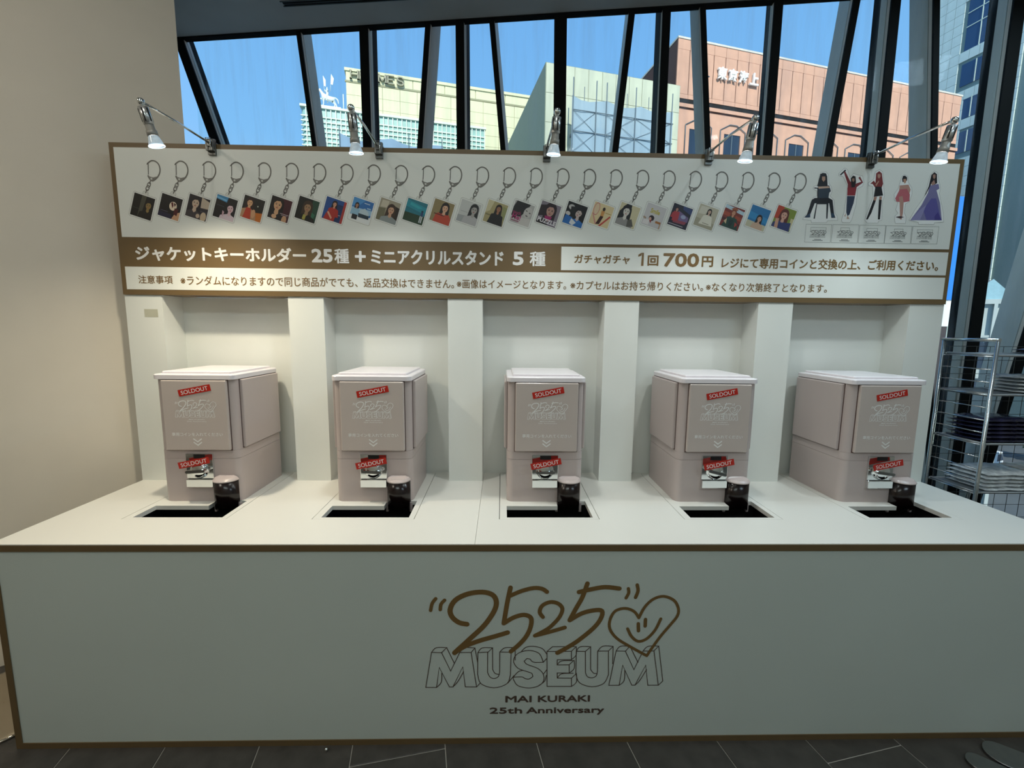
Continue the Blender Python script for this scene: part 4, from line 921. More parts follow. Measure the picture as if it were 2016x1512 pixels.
    colr = (1.0, 0.88, 0.66) if i == 0 else ((0.97, 1.0, 0.96) if i in (1, 2, 3) else (0.86, 0.98, 1.0))
    light('spot_beam', 'SPOT', tuple(pz), LAMP_W * (3.1 if i == 0 else (0.95 if i == 4 else 1.0)), colr, aim=(pz.x, pz.y - 0.02, pz.z - 1), spot_size=R(140), spot_blend=1.0, shadow_soft_size=0.024)

# ------------------------------------------------------------------ wire rack with folded shirts, right of the counter
RX0, RX1, RY0, RY1 = 4.178, 5.15, 0.575, 0.83
LV = [0.262, 0.515, 0.768, 1.020, 1.268, 1.462]
rk = empty('wire_rack', (RX0, RY0, 0), 0, 'chrome wire display rack with ladder ends and grid back beside the counter', 'rack')
o_ = Vector((RX0, RY0, 0))
def rr_(pts): return [tuple(Vector(p) - o_) for p in pts]
CH2 = mat('chrome_tube', (200, 206, 208), 0.2, 0.9, var=0.05)
for x in (RX0, RX1):
    o = MB().tube(rr_([(x, RY0, 0.0), (x, RY0, 1.537)]), 0.0085, 10).build('upright', CH2, rk)
    o = MB().tube(rr_([(x, RY1, 0.0), (x, RY1, 1.537)]), 0.0085, 10).build('upright', CH2, rk)
    MB().tube(rr_([(x, RY0 - 0.008, 1.537), (x, RY1 + 0.008, 1.537)]), 0.0085, 10).build('end_rail', CH2, rk)
    z = 0.20
    while z < 1.50:
        MB().tube(rr_([(x, RY0, z), (x, RY1, z)]), 0.0030, 6).build('rung', CH2, rk)
        z += 0.0628
for z in LV:
    sh = MB()
    for y in (RY0 + 0.012, RY1 - 0.012):
        sh.tube(rr_([(RX0, y, z), (RX1, y, z)]), 0.006, 8)
    for x in (RX0 + 0.014, RX1 - 0.014):
        sh.tube(rr_([(x, RY0 + 0.012, z), (x, RY1 - 0.012, z)]), 0.009, 8)
    sh.box(0.02, RX1 - RX0 - 0.02, 0.016, RY1 - RY0 - 0.016, z - 0.006, z + 0.002)
    sh.build('shelf', mat('grey_shelf_metal', (138, 142, 144), 0.4, 0.5), rk)
gr = MB()
x = RX0 + 0.05
while x < RX1: gr.tube(rr_([(x, RY1 + 0.012, 0.1), (x, RY1 + 0.012, 1.50)]), 0.0014, 5, cap=False); x += 0.075
z = 0.15
while z < 1.52: gr.tube(rr_([(RX0, RY1 + 0.012, z), (RX1, RY1 + 0.012, z)]), 0.0014, 5, cap=False); z += 0.075
tag(gr.build('wire_grid', GUN, rk), kind='stuff')

BAG = mat('clear_bagged_white_shirt', (222, 228, 236), 0.2, var=0.3, scale=30, bump=1.0)
BAGN = mat('clear_bagged_navy_shirt', (40, 40, 66), 0.16, var=0.5, scale=20, bump=0.6)
BAGK = mat('clear_bagged_black_shirt', (30, 32, 36), 0.16, var=0.5, scale=20, bump=0.6)
BAGC = mat('clear_bagged_cream_shirt', (214, 200, 178), 0.25, var=0.2, scale=20, bump=0.5)
def make_pack(m, w, d, h):
    nx, ny = 9, 7; vs = []; fs = []
    for lvl in (0, 1):
        for j in range(ny):
            for i in range(nx):
                u = i / (nx - 1); v = j / (ny - 1)
                e_ = min(u, 1 - u, v, 1 - v) * 6
                zz = h * (0.35 + 0.65 * min(1, e_)) if lvl else 0
                zz += (random.uniform(-.0052, 0.0) if lvl else 0)
                vs.append((u * w + random.uniform(-.006, .006), v * d + random.uniform(-.006, .006), zz))
    def id_(l, i, j): return l * nx * ny + j * nx + i
    for j in range(ny - 1):
        for i in range(nx - 1):
            fs.append((id_(1, i, j), id_(1, i + 1, j), id_(1, i + 1, j + 1), id_(1, i, j + 1)))
            fs.append((id_(0, i, j), id_(0, i, j + 1), id_(0, i + 1, j + 1), id_(0, i + 1, j)))
    for i in range(nx - 1):
        fs.append((id_(0, i, 0), id_(0, i + 1, 0), id_(1, i + 1, 0), id_(1, i, 0)))
        fs.append((id_(0, i + 1, ny - 1), id_(0, i, ny - 1), id_(1, i, ny - 1), id_(1, i + 1, ny - 1)))
    for j in range(ny - 1):
        fs.append((id_(0, 0, j + 1), id_(0, 0, j), id_(1, 0, j), id_(1, 0, j + 1)))
        fs.append((id_(0, nx - 1, j), id_(0, nx - 1, j + 1), id_(1, nx - 1, j + 1), id_(1, nx - 1, j)))
    q = MB(); q.add(vs, fs, smooth=True)
    return q.build('shirt_pack', m)
ORD = ['topmost', 'second from the top', 'third from the top', 'fourth from the top', 'fifth from the top', 'sixth from the top']
STK = [ # x, shelf, count, material, colour word, where
    (4.52, 5, 2, BAGN, 'navy', 'stack on the rack top shelf', 0.014),
    (4.40, 4, 5, BAG, 'white', 'stack on the second rack shelf', 0.0165),
    (4.215, 3, 6, BAGN, 'navy', 'stack by the ladder end, middle shelf', 0.0195),
    (4.52, 3, 5, BAGK, 'black', 'stack right of the navy one', 0.0195),
    (4.250, 2, 5, BAG, 'white', 'stack by the ladder end, lower shelf', 0.0185),
    (4.545, 2, 5, BAGC, 'cream', 'stack right of the lowest white one', 0.0185)]
for (x, s, n, m, cw, wh, h) in STK:
    pk = None
    for k in range(n):
        mm = m
        if pk is None: o = make_pack(m, 0.27, 0.20, h); pk = o
        else: o = pk.copy(); C.objects.link(o)
        o.location = (x + random.uniform(-.006, .006), RY0 + 0.024 + random.uniform(-.003, .003), LV[s] + 0.0070 + k * (h + 0.0012))
        o.rotation_euler = (0, 0, random.uniform(-.02, .02))
        tag(o, '%s bagged shirt, %s of the %s' % (cw, ORD[n - 1 - k], wh), 'shirt', 'bagged folded shirts on the wire rack')

# ------------------------------------------------------------------ floor stands whose feet show at the frame edges
m = MB(); lathe(m, [(0, 0.001), (0, 0.244), (0.005, 0.247), (0.010, 0.243), (0.0105, 0.225), (0.0102, 0.001)], (0, 0, 0), (0, 0, 1), 64)
sd = m.build('round_base_plate', mat('polished_steel', (206, 194, 176), 0.10, 1.0, var=0.03, scale=12)); sd.location = (-0.26, 0.19, 0.0006)
tag(sd, 'polished round steel base plate lying on the floor left of the counter', 'floor plate')
fs_ = empty('floor_stand', (3.62, -0.05, 0), 0, 'flat grey steel foot plates of a stand in front of the counter right corner', 'stand')
def prong(ox, oy, dx, dy, L, w):
    d = Vector((dx, dy)).normalized(); n_ = Vector((-d.y, d.x)); pts = []
    c = Vector((ox, oy)) + d * w
    for k in range(13):
        t_ = R(90 + 180 * k / 12); pts.append(tuple(c + (d * math.cos(t_) + n_ * math.sin(t_)) * w))
    e_ = c + d * L
    pts += [tuple(e_ - n_ * w), tuple(e_ + n_ * w)]
    return pts
MB().prism(prong(0.0, 0.005, 0.80, -0.60, 0.34, 0.055), 0.0, 0.012).build('foot_plate', STEEL, fs_, bevel=0.0015, seg=1)
MB().prism(prong(-0.105, -0.030, 0.72, -0.69, 0.34, 0.040), 0.0, 0.012).build('foot_plate', STEEL, fs_, bevel=0.0015, seg=1)
MB().box(0.20, 0.26, -0.36, -0.19, 0.0125, 0.022).build('cross_bar', STEEL, fs_, bevel=0.002, seg=1)

# small pebble-like glints of litter on the floor near the counter foot
s_ = MB(); lathe(s_, [(0, 0.001), (0.002, 0.006), (0.006, 0.0075), (0.010, 0.005), (0.012, 0.001)], (0, 0, 0), (0, 0, 1), 10)
o = s_.build('floor_stud', CHROME); o.location = (1.145, -0.022, 0.0006)
tag(o, 'small shiny metal stud on a dark tile in front of the counter', 'stud')
# ------------------------------------------------------------------ the city outside
ROAD = mat('grey_asphalt', (82, 86, 88), 0.8, var=0.12, scale=0.3)
CREAM = mat('cream_stone', (212, 210, 174), 0.8, var=0.04, scale=0.7)
CREAMJ = mat('cream_stone_joint', (176, 176, 146), 0.8)
CONC = mat('pale_fair_concrete', (192, 195, 172), 0.85, var=0.10, scale=0.35)
GREEN = mat('green_glass_block', (150, 186, 178), 0.3, var=0.12, scale=1.5)
PALEF = mat('pale_frame', (214, 224, 206), 0.6)
SHEET = mat('blue_grey_mesh_sheet', (128, 154, 176), 0.8, var=0.10, scale=0.5)
TERRA = mat('terracotta_stone', (202, 156, 132), 0.8, var=0.07, scale=0.9)
TERRAJ = mat('terracotta_joint', (84, 58, 50), 0.85)
DARKW = mat('dark_window', (44, 56, 72), 0.15, var=0.15, scale=0.4)
BLUEW = mat('deep_blue_window', (44, 72, 108), 0.12, var=0.1, scale=0.3)
TOWER = mat('pale_green_tile', (210, 222, 214), 0.6, var=0.06, scale=0.8)
TOWERJ = mat('tile_joint_grey', (120, 140, 138), 0.8)
STATUE = mat('white_statue', (222, 228, 224), 0.5, var=0.05, scale=3)
SIGNW = mat('glinting_white_letters', (250, 250, 246), 0.25, var=0.0)  # sun glint on the characters put into the near white colour
GREYL = mat('grey_sign_letters', (140, 136, 110), 0.5)
POLE = mat('scaffold_grey', (92, 106, 114), 0.6)
LEAF = mat('dark_green_leaves', (70, 100, 52), 0.7, var=0.35, scale=1.5)
TRW = mat('white_truck_paint', (226, 230, 230), 0.35)

Av = Vector((-0.181, 0.983)).normalized(); Bv = Vector((0.973, 0.231)).normalized()
ANG_B = math.atan2(Bv.y, Bv.x)
tag(MB().box(-150, 260, 2.6, 330, -12.3, -12.0).build('street', ROAD), kind='structure')

def building(name, px, py, label, cat='building'):
    """an Empty at street level; local +X runs along the facade, local +Y away from the viewer"""
    return empty(name, (px, py, -12.0), ANG_B, label, cat)
SKEW = 0.05
# --- cream stone block with serif lettering
b1 = building('stone_building', -15.85, 50.64, 'cream stone building with dark raised serif letters along its top', 'building')
z1 = 42.32
MB().box(0, 22.8, 0.12, 12, 0, z1 - 0.3).build('wall', CREAMJ, b1)
MB().box(-0.12, 22.9, -0.12, 12.2, z1 - 0.3, z1).build('parapet_cap', CREAM, b1)
MB().box(-0.10, 22.85, -0.02, 0.1, z1 - 1.45, z1 - 1.25).build('cornice', mat('dark_cream_cornice', (150, 148, 118), 0.8), b1)  # cornice in a darker tone than the cream stone
me_ = None
for c in range(12):
    for r_ in range(8):
        zt = z1 - 1.5 - r_ * 1.25
        if me_ is None: o = MB().box(0.02, 1.92, 0.0, 0.13, -1.22, 0).build('stone_panel', CREAM, b1); me_ = o.data
        else: o = bpy.data.objects.new('stone_panel', me_); C.objects.link(o); o.parent = b1
        o.location = (c * 1.94, 0, zt)
for c in range(6):
    o = MB().box(0.02, 3.6, 0.0, 0.13, -0.93, 0).build('stone_panel', CREAM, b1); o.location = (c * 3.65, 0, z1 - 0.31)
def serif_word(word, x0, w, z0, h, m_, parent, y0=-0.35, y1=-0.05, gap=0.22):
    G = {'H': [((0, 0), (0, 1)), ((1, 0), (1, 1)), ((0, .5), (1, .5))], 'E': [((0, 0), (0, 1)), ((0, 1), (.9, 1)), ((0, .5), (.7, .5)), ((0, 0), (.95, 0))],
         'R': [((0, 0), (0, 1)), ((0, 1), (.75, 1)), ((.75, 1), (.95, .75)), ((.95, .75), (.75, .5)), ((.75, .5), (0, .5)), ((.5, .5), (1, 0))],
         'M': [((0, 0), (0, 1)), ((0, 1), (.5, .2)), ((.5, .2), (1, 1)), ((1, 1), (1, 0))],
         'S': [((.95, .82), (.7, 1)), ((.7, 1), (.25, 1)), ((.25, 1), (.03, .77)), ((.03, .77), (.25, .54)), ((.25, .54), (.75, .46)), ((.75, .46), (.97, .23)), ((.97, .23), (.72, 0)), ((.72, 0), (.25, 0)), ((.25, 0), (.03, .2))]}
    SER = {'H': [(0, 0), (1, 0), (0, 1), (1, 1)], 'E': [(0, 0), (0, 1)], 'R': [(0, 0), (0, 1), (1, 0)], 'M': [(0, 0), (1, 0), (0, 1), (1, 1)], 'S': []}
    adv = w / len(word); lw = adv * (1 - gap)
    for k, chh in enumerate(word):
        q = MB(); X = x0 + k * adv; tk = h * 0.17
        for (a_, c_) in G[chh]:
            A = Vector((X + a_[0] * lw, z0 + a_[1] * h)); B_ = Vector((X + c_[0] * lw, z0 + c_[1] * h))
            d = (B_ - A); d.normalize(); nn = Vector((-d.y, d.x)) * tk / 2 * (1.0 if abs(d.y) > .5 else .7)
            q.prism([tuple(A - nn), tuple(B_ - nn), tuple(B_ + nn), tuple(A + nn)], y0, y1, axis='y')
        for s0 in SER[chh]:
            q.box(X + s0[0] * lw - tk * .9, X + s0[0] * lw + tk * .9, y0, y1, z0 + s0[1] * (h - tk * .45), z0 + s0[1] * (h - tk * .45) + tk * .45)
        q.build('sign_letter', m_, parent)
serif_word('HERMES', 0.55, 5.95, z1 - 1.12, 0.82, GREYL, b1)

# --- glass block store in front of it
b2 = building('glass_block_building', -18.17, 44.39, 'pale green glass block building with a rooftop horse statue behind the second spotlight', 'building')
z2 = 35.4
MB().box(0.4, 18.4, 0.15, 5.4, 0, z2 - 0.1).build('glass_wall', GREEN, b2)
m = MB(); lathe(m, [(0, 0.55), (z2 - 0.1, 0.55)], (0.45, 0.7, 0), (0.45, 0.7, 1), 20); m.build('round_corner', GREEN, b2)
g = MB()
x = 0.4
while x < 18.45: g.box(x - 0.045, x + 0.045, 0.02, 0.15, 18, z2 - 0.1); x += 0.46
z = z2 - 0.9
while z > 18: g.box(-0.1, 18.4, 0.03, 0.15, z - 0.05, z + 0.05); z -= 0.46
tag(g.build('frame_grid', PALEF, b2), kind='stuff')
MB().box(-0.15, 18.5, -0.05, 5.5, z2 - 0.1, z2 + 0.12).build('roof_edge', PALEF, b2)
MB().tube([(3.77, 1.5, z2 + 0.12), (3.77, 1.5, z2 + 2.2)], 0.05, 6).build('mast', PALEF, b2)
MB().box(1.2, 3.6, 0.6, 1.8, z2 + 0.12, z2 + 0.5).build('plinth', STATUE, b2)

# --- rider on a rearing horse holding two flags
st = empty('horse_statue', (-18.17 + Bv.x * 2.4 - Bv.y * 1.1, 44.39 + Bv.y * 2.4 + Bv.x * 1.1, -12 + z2 + 0.5), ANG_B, 'white horse and rider statue with two raised flags on the glass block roof', 'statue')
st.scale = (0.78, 0.78, 0.78)
def skinned(name, joints, edges, m_, parent, lev=1):
    me = bpy.data.meshes.new(name)
    me.from_pydata([j[:3] for j in joints], edges, []); me.materials.append(m_)
    o = bpy.data.objects.new(name, me); C.objects.link(o); o.parent = parent
    o.modifiers.new('skin', 'SKIN'); sk = me.skin_vertices[0].data
    for k, j in enumerate(joints): sk[k].radius = (j[3], j[3])
    sk[0].use_root = True
    s_ = o.modifiers.new('sub', 'SUBSURF'); s_.levels = lev; s_.render_levels = lev
    return o
skinned('horse', [(0.45, 0, 1.15, .30), (0.0, 0, 1.2, .29), (-0.5, 0, 1.35, .30), (-0.8, 0, 1.75, .19), (-0.98, 0, 2.1, .13), (-1.25, 0, 1.98, .09),
    (0.75, .15, .75, .13), (0.95, .15, .45, .075), (0.8, .15, .03, .07), (0.65, -.15, .7, .13), (0.8, -.15, .4, .075), (0.62, -.15, .03, .07),
    (-0.85, .15, 1.05, .10), (-1.15, .15, 1.15, .065), (-1.25, .15, .9, .06), (-0.6, -.15, .85, .10), (-0.6, -.15, .45, .065), (-0.72, -.15, .03, .06),
    (0.85, 0, 1.35, .08), (1.15, 0, 1.1, .10), (1.2, 0, .65, .04), (-1.02, 0, 2.27, .04)],
    [(0, 1), (1, 2), (2, 3), (3, 4), (4, 5), (0, 6), (6, 7), (7, 8), (0, 9), (9, 10), (10, 11), (2, 12), (12, 13), (13, 14), (2, 15), (15, 16), (16, 17), (0, 18), (18, 19), (19, 20), (4, 21)], STATUE, st)
rd = skinned('rider', [(-0.1, 0, 1.5, .16), (-0.12, 0, 1.85, .17), (-0.14, 0, 2.15, .15), (-0.15, 0, 2.3, .07), (-0.16, 0, 2.48, .12), (-0.3, .28, 2.05, .07), (-0.5, .3, 2.35, .055), (-0.05, -.28, 2.05, .07), (-0.1, -.35, 2.4, .055),
    (-0.25, .33, 1.3, .10), (-0.15, .36, .85, .07), (-0.28, .36, .78, .06), (-0.25, -.33, 1.3, .10), (-0.15, -.36, .85, .07), (-0.28, -.36, .78, .06)],
    [(0, 1), (1, 2), (2, 3), (3, 4), (2, 5), (5, 6), (2, 7), (7, 8), (0, 9), (9, 10), (10, 11), (0, 12), (12, 13), (13, 14)], STATUE, st)
for (fx, fy, tilt) in ((-0.5, .3, -0.10), (0.30, -.35, 0.18)):
    m = MB(); m.tube([(fx, fy, 1.9), (fx + tilt, fy, 4.0)], 0.03, 6)
    fo = m.build('flag_pole', STATUE, st)
    MB().prism([(fx + tilt * .4, 2.8), (fx + tilt, 4.0), (fx + tilt + .30, 3.5), (fx + tilt * .5 + .22, 2.7)], fy - 0.03, fy + 0.03, axis='y').build('flag', STATUE, fo)

# --- low sheeted building below the second lamp
b3 = empty('sheeted_building', (-10.33, 32.44, -12), ANG_B, 'low building wrapped in blue grey mesh sheeting below the glass block building', 'building')
def sheet(x0, x1, ztops, y, zb, th=0.05):
    n = len(ztops); vs = []; fs = []
    for k, zt in enumerate(ztops):
        xx = x0 + (x1 - x0) * k / (n - 1)
        yy = y + 0.04 * math.sin(k * 2.1)
        vs += [(xx, yy, zb), (xx, yy, zt), (xx, yy + th, zb), (xx, yy + th, zt)]
    for k in range(n - 1):
        a_, b_ = 4 * k, 4 * k + 4
        fs += [(a_, b_, b_ + 1, a_ + 1), (a_ + 2, a_ + 3, b_ + 3, b_ + 2), (a_ + 1, b_ + 1, b_ + 3, a_ + 3), (a_, a_ + 2, b_ + 2, b_)]
    q = MB(); q.add(vs, fs); return q
zt = 27.85
sheet(0, 7.6, [zt, zt - .25, zt - .42, zt - .35, zt - .1, zt, zt - .25, zt - .38, zt - .30, zt - .1, zt - .05], 0, 0).build('mesh_sheet', SHEET, b3)
MB().box(0.1, 7.5, 0.4, 6, 0, zt - 1.0).build('wall', CONC, b3)
for x in (0.05, 2.5, 5.0, 7.5): MB().tube([(x, -0.06, 0), (x, -0.06, zt + 0.4)], 0.035, 6).build('scaffold_pole', POLE, b3)

# --- pale concrete building with its sheeted scaffold
b4 = empty('concrete_building', (5.51, 40.37, -12), ANG_B, 'pale streaked concrete building with a sheer side wall, behind the middle spotlight', 'building')
z4 = 37.56
KS = 0.72
def shift(o, k):
    c_ = Vector((1.788, -1.460, 1.558)); o.location = c_ + (Vector(o.location) - c_) * k; o.scale = (k, k, k)
shift(b4, KS)
ZB = (-12 - b4.location.z) / KS
sk_ = R(90) + math.atan2(-Av.x, Av.y) - ANG_B   # direction A in local space
ax_ = math.cos(math.atan2(Av.y, Av.x) - ANG_B); ay_ = math.sin(math.atan2(Av.y, Av.x) - ANG_B)
def block(L, dpt, z0, z1_, y0=0.0, x0=0.0):
    return [(x0, y0), (x0 + L, y0), (x0 + L + ax_ * dpt, y0 + ay_ * dpt), (x0 + ax_ * dpt, y0 + ay_ * dpt)]
MB().prism(block(13.9, 26, 0, 0, 0.06), ZB, z4).build('wall', mat('concrete_joint', (140, 146, 126), 0.9), b4)
for c in range(10):
    for r_ in range(5):
        o = MB().box(0.02, 1.36, 0, 0.08, 0, 2.46).build('concrete_panel', CONC, b4); o.location = (c * 1.385 + 0.03, 0, z4 - 2.52 - r_ * 2.5)
sc_ = empty('scaffold', (7.96, 38.06, -12), ANG_B, 'tall scaffold with translucent blue grey sheeting in front of the concrete building', 'scaffold')
shift(sc_, KS)
zt = 34.0
m = sheet(0, 10.1, [zt + .1, zt - .2, zt - .28, zt - .1, zt + .05, zt - .2, zt - .3, zt - .2, zt, zt - .2, zt - .28, zt - .15, zt], 0.9, ZB)
MESHM = bpy.data.materials.new('translucent_mesh_sheet'); MESHM.use_nodes = True
_t = MESHM.node_tree; _b = _t.nodes['Principled BSDF']
_n = _t.nodes.new('ShaderNodeTexNoise'); _n.inputs['Scale'].default_value = 0.4; _r = _t.nodes.new('ShaderNodeValToRGB')
_r.color_ramp.elements[0].color = lin((142, 166, 184)) + (1,); _r.color_ramp.elements[1].color = lin((170, 192, 204)) + (1,)
_t.links.new(_n.outputs['Fac'], _r.inputs[0]); _t.links.new(_r.outputs[0], _b.inputs['Base Color'])
_b.inputs['Roughness'].default_value = 0.8; _b.inputs['Alpha'].default_value = 0.72
m.build('mesh_sheet', MESHM, sc_)
for x in (0.05, 2.25, 3.25, 6.15, 9.9):
    MB().tube([(x, 0.80, ZB), (x, 0.80, zt + 1.5)], 0.045, 6).build('upright', POLE, sc_)
for x in (1.2, 4.6, 5.4, 7.6, 8.6):
    MB().tube([(x, 1.05, zt - 3), (x, 1.05, zt + 1.0)], 0.028, 6).build('upright', POLE, sc_)
for k in range(5):
    z = zt - 1.1 - k * 1.75
    MB().tube([(0, 0.82, z), (10.1, 0.82, z)], 0.035, 6).build('ledger', POLE, sc_)
    for x0, x1 in ((0.05, 2.25), (3.25, 6.15), (6.15, 9.9)):
        MB().tube([(x0, 0.84, z), (x1, 0.84, z - 1.75)], 0.017, 5).build('brace', POLE, sc_)
        MB().tube([(x1, 0.84, z), (x0, 0.84, z - 1.75)], 0.017, 5).build('brace', POLE, sc_)
MB().box(0.2, 3.2, 0.95, 1.9, zt - 3.0, zt - 2.8).build('deck', POLE, sc_)
MB().box(3.3, 10, 0.95, 1.9, zt - 4.6, zt - 4.4).build('deck', POLE, sc_)

# --- terracotta building with white characters
b5 = empty('terracotta_building', (17.85, 41.64, -12), ANG_B, 'terracotta stone office building with glaring white characters on its facade', 'building')
z5 = 40.65
MB().prism(block(37.2, 26, 0, 0, 0.10), 0, z5 - 0.05).build('wall', TERRAJ, b5)
MB().prism(block(37.3, 26.1, 0, 0, -0.05, -0.03), z5 - 0.05, z5 + 0.12).build('parapet_cap', mat('pale_coping', (206, 200, 188), 0.7), b5)
me_ = None; me2 = None; me3 = None
for c in range(28):
    x = 0.03 + c * 1.327
    if me_ is None:
        o = MB().box(0.0, 1.25, 0.0, 0.12, z5 - 4.75, z5 - 0.95).build('stone_panel', TERRA, b5); me_ = o.data
        o2 = MB().box(0.0, 1.30, 0.0, 0.12, z5 - 0.93, z5 - 0.06).build('top_panel', TERRA, b5); me2 = o2.data
        o3 = MB().box(0.0, 1.30, 0.0, 0.12, z5 - 5.15, z5 - 4.77).build('lower_panel', TERRA, b5); me3 = o3.data
    else:
        o = bpy.data.objects.new('stone_panel', me_); C.objects.link(o); o.parent = b5
        o2 = bpy.data.objects.new('top_panel', me2); C.objects.link(o2); o2.parent = b5
        o3 = bpy.data.objects.new('lower_panel', me3); C.objects.link(o3); o3.parent = b5
    for q in (o, o2, o3): q.location.x = x
MB().box(-0.05, 37.2, 0.05, 0.12, z5 - 5.62, z5 - 5.16).build('dark_band', BLACK, b5)
MB().box(-0.12, 37.3, -0.14, 0.12, z5 - 5.95, z5 - 5.63).build('ledge', TERRA, b5)
MB().box(-0.02, 37.2, -0.02, 0.12, z5 - 6.10, z5 - 5.96).build('ledge_dark_strip', TERRAJ, b5)  # flush strip in the dark joint colour right below the ledge
# wall below the band: piers and lintels around recessed windows
wx = [1.7 + k * 3.93 for k in range(9)]
xs = [-0.02] + [v for x in wx for v in (x, x + 1.9)] + [37.2]
zw1, zw0 = z5 - 7.75, z5 - 11.0
for k in range(0, len(xs), 2):
    MB().box(xs[k], xs[k + 1], -0.02, 0.12, 18, z5 - 6.11).build('pier', TERRA, b5)
for x in wx:
    MB().box(x, x + 1.9, -0.02, 0.12, zw1, z5 - 6.11).build('lintel', TERRA, b5)
    wo_ = MB().box(x + 0.06, x + 1.84, 0.03, 0.09, zw0, zw1).build('window', DARKW, b5)
    MB().box(x + 0.9, x + 0.98, -0.01, 0.03, zw0, zw1).build('glazing_bar', POLE, wo_)
    f_ = MB()
    hx = [(x - 0.5, zw0 + 0.4), (x - 0.5, zw1 + 0.30), (x + 0.55, zw1 + 0.85), (x + 1.35, zw1 + 0.85), (x + 2.4, zw1 + 0.30), (x + 2.4, zw0 + 0.4)]
    f_.tube([(q[0], -0.10, q[1]) for q in hx], 0.045, 5)
    f_.build('window_surround', POLE, b5)
for s_, x0, x1 in (('東', 4.30, 5.35), ('京', 5.52, 6.55), ('海', 6.75, 7.80), ('上', 8.0, 9.0)):
    m = MB(); add_text(m, s_, x0, x1, z5 - 3.05, z5 - 1.95, -0.28, off=0.03, depth=0.2); m.build('sign_character', SIGNW, b5)
m = MB(); m.tube([(1.7, -0.2, z5 - 3.0), (3.4, -0.2, z5 - 3.0)], 0.06, 6); m.tube([(1.75, -0.2, z5 - 2.8), (1.75, -0.2, z5 - 2.3)], 0.05, 6); m.tube([(2.5, -0.2, z5 - 2.85), (2.5, -0.2, z5 - 2.35)], 0.05, 6); m.build('emblem', POLE, b5)
for x in (0.1, 0.75, 1.9): 
    pass

# --- pale tiled tower at the right
tw = empty('tiled_tower', (51.34, 47.98, -12), math.atan2(Av.y, Av.x), 'tall pale green tiled tower with blue windows at the right edge', 'building')
shift(tw, 1.4)
# local x runs along direction A (away from the viewer), local -y... the visible face is y = 0 looking from +y side
MB().box(-14, 5.2, -14, -0.12, 0, 62).build('wall', TOWERJ, tw)
WIN_T = [(-1.6, 0.0, 43.9, 49.0), (-1.6, 0.0, 40.35, 42.6), (-1.6, -0.3, 36.85, 39.0), (-1.6, -0.3, 33.3, 35.5)]
me_ = None; cnt = 0
for r_ in range(36):
    z0 = 16.4 + r_ * 1.02
    for c in range(11):
        x0 = -5.0 + c * 0.90
        cx, cz = x0 + 0.44, z0 + 0.5
        if any(a_ - 0.4 < cx < b_ + 0.1 and lo - 0.2 < cz < hi + 0.2 for a_, b_, lo, hi in WIN_T): continue
        if -2.8 < x0 < 3 and z0 < 33: continue
        if cnt >= 295: continue
        if me_ is None: o = MB().box(0.015, 0.885, -0.13, 0.0, 0.015, 1.005).build('facade_tile', TOWER, tw); me_ = o.data
        else: o = bpy.data.objects.new('facade_tile', me_); C.objects.link(o); o.parent = tw
        o.location = (x0, 0, z0); cnt += 1
m = MB()
for r_ in range(16):
    for c in range(6):
        m.box(-2.3 + c * .9 + .015, -2.3 + c * .9 + .885, -0.13, -0.01, 16.4 + r_ * 1.02 + .015, 16.4 + r_ * 1.02 + 1.005)
tag(m.build('lower_facade_tiles', TOWER, tw), kind='stuff')
for a_, b_, lo, hi in WIN_T:
    o = MB().box(a_ - 0.35, b_ + 0.05, -0.12, -0.03, lo, hi).build('window', BLUEW, tw)
    q = MB(); q.box(-1.28, -1.20, -0.03, 0.01, lo, hi)
    if hi - lo > 4: q.box(a_ - .35, b_ + .05, -0.03, 0.01, lo + 2.4, lo + 2.48); q.box(a_ - .35, b_ + .05, -0.03, 0.01, lo + 3.8, lo + 3.88)
    q.build('glazing_bar', PALEF, o)

# --- blue hanging banner between sign and mullion, and the low white arcade
bn = empty('blue_banner', (23.1, 19.6, -12), R(10), 'tall bright blue banner seen between the sign and a black mullion', 'banner')
MB().box(-1.5, 0.98, 0, 0.05, 15.3, 20.2).build('cloth', mat('bright_blue_cloth', (40, 120, 205), 0.6, var=0.02), bn)
MB().tube([(1.02, 0.05, 0), (1.02, 0.05, 20.5)], 0.04, 8).build('pole', PALEF, bn)
MB().box(-1.5, 0.98, 0, 0.05, 14.0, 15.25).build('white_foot', STATUE, bn)

ar = empty('white_arcade', (39.3, 31.6, -12), R(-38), 'low white building with a glazed gable roof seen behind the wire rack', 'building')
WB = mat('white_render', (176, 186, 184), 0.7, var=0.04, scale=0.6)
MB().box(-1.6, 1.6, 0.3, 8, 0, 16.2).build('wall', WB, ar)
MB().prism([(-1.7, 16.2), (1.7, 16.2), (0.2, 17.9)], 0.2, 8, axis='y').build('gable_roof', mat('pale_glazed_roof', (150, 186, 196), 0.3), ar)
MB().box(-1.75, 1.75, 0.0, 0.4, 16.0, 16.35).build('cornice', WB, ar)
for x in (-1.5, -0.5, 0.5, 1.5): MB().box(x - 0.10, x + 0.10, 0.0, 0.28, 0, 16.0).build('column', WB, ar)
for zf in (13.6, 10.4, 7.2):
    MB().box(-1.6, 1.6, 0.05, 0.29, zf - .2, zf).build('floor_band', WB, ar)
    for x in (-1.0, 0, 1.0): MB().box(x - .36, x + .36, 0.22, 0.29, zf - 2.6, zf - .35).build('window', DARKW, ar)

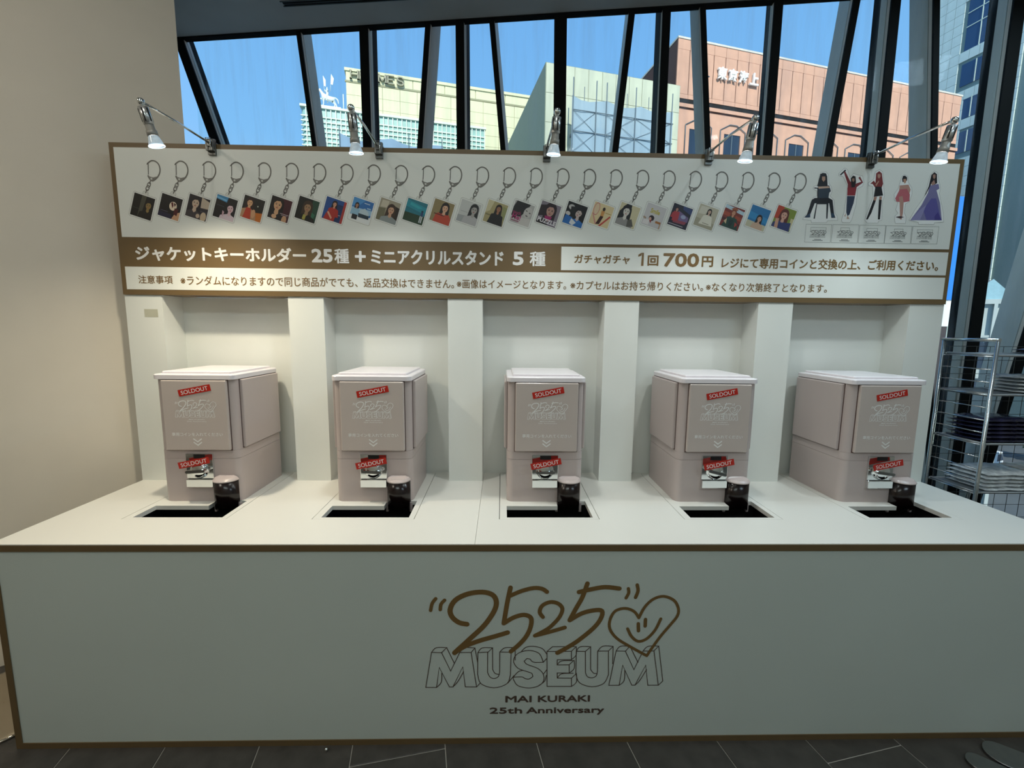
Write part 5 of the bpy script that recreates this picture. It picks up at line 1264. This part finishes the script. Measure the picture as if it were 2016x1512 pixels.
# --- small delivery truck, trees and hedge down in the street
tr = empty('delivery_truck', (51.0, 39.6, -12.0), R(200), 'small white truck on the street seen through the wire rack', 'truck')
TX = 1.5
MB().prism([(0.0, 0.45), (1.65, 0.45), (1.65, 2.3), (0.45, 2.3), (0.08, 1.35)], -0.95, 0.95, axis='y').build('cab', TRW, tr, bevel=0.06, seg=2)
MB().box(1.75, 5.0, -1.0, 1.0, 0.75, 2.75).build('cargo_box', TRW, tr, bevel=0.03, seg=1)
MB().box(0.1, 5.0, -0.7, 0.7, 0.35, 0.7).build('chassis', BLACK, tr)
MB().prism([(0.20, 1.40), (1.30, 1.40), (1.30, 2.10), (0.52, 2.10)], -0.97, 0.97, axis='y').build('side_window', DARKW, tr)
for x in (0.85, 4.0):
    for y in (-0.85, 0.85):
        q = MB(); lathe(q, [(0, 0.01), (0, 0.38), (0.22, 0.38), (0.22, 0.01)], (x, y - 0.11, 0.38), (x, y + 0.11, 0.38), 16); q.build('wheel', BLACK, tr)
def blob_tree(name, x, y, h, r, label, cat, seed):
    rnd = random.Random(seed)
    t_ = empty(name, (x, y, -12), 0, label, cat)
    if h > r * 1.6:
        MB().tube([(0, 0, 0), (0.05, 0, h - r)], [0.16, 0.08], 8).build('trunk', mat('bark', (84, 68, 52), 0.9), t_)
    q = MB()
    for k in range(900):
        th_ = rnd.uniform(0, 2 * math.pi); ph = math.acos(rnd.uniform(-1, 1)); rr_k = r * rnd.uniform(.55, 1)
        c_ = Vector((rr_k * math.sin(ph) * math.cos(th_), rr_k * math.sin(ph) * math.sin(th_), max(h - r, r * .8) + rr_k * math.cos(ph) * .9))
        if c_.z < 0.05: continue
        a_ = Vector((rnd.uniform(-1, 1), rnd.uniform(-1, 1), rnd.uniform(-1, 1))).normalized() * r * .12
        b_ = a_.orthogonal().normalized() * r * .07
        q.add([tuple(c_ - a_), tuple(c_ + b_), tuple(c_ + a_), tuple(c_ - b_)], [(0, 1, 2, 3)])
    q.build('foliage', LEAF, t_)
blob_tree('street_tree', 49.5, 32.6, 6.5, 2.2, 'leafy green tree on the street at the right edge behind the rack', 'tree', 1)
blob_tree('street_tree', 60.5, 42.5, 3.4, 1.7, 'low rounded green tree beyond the white truck', 'tree', 2)
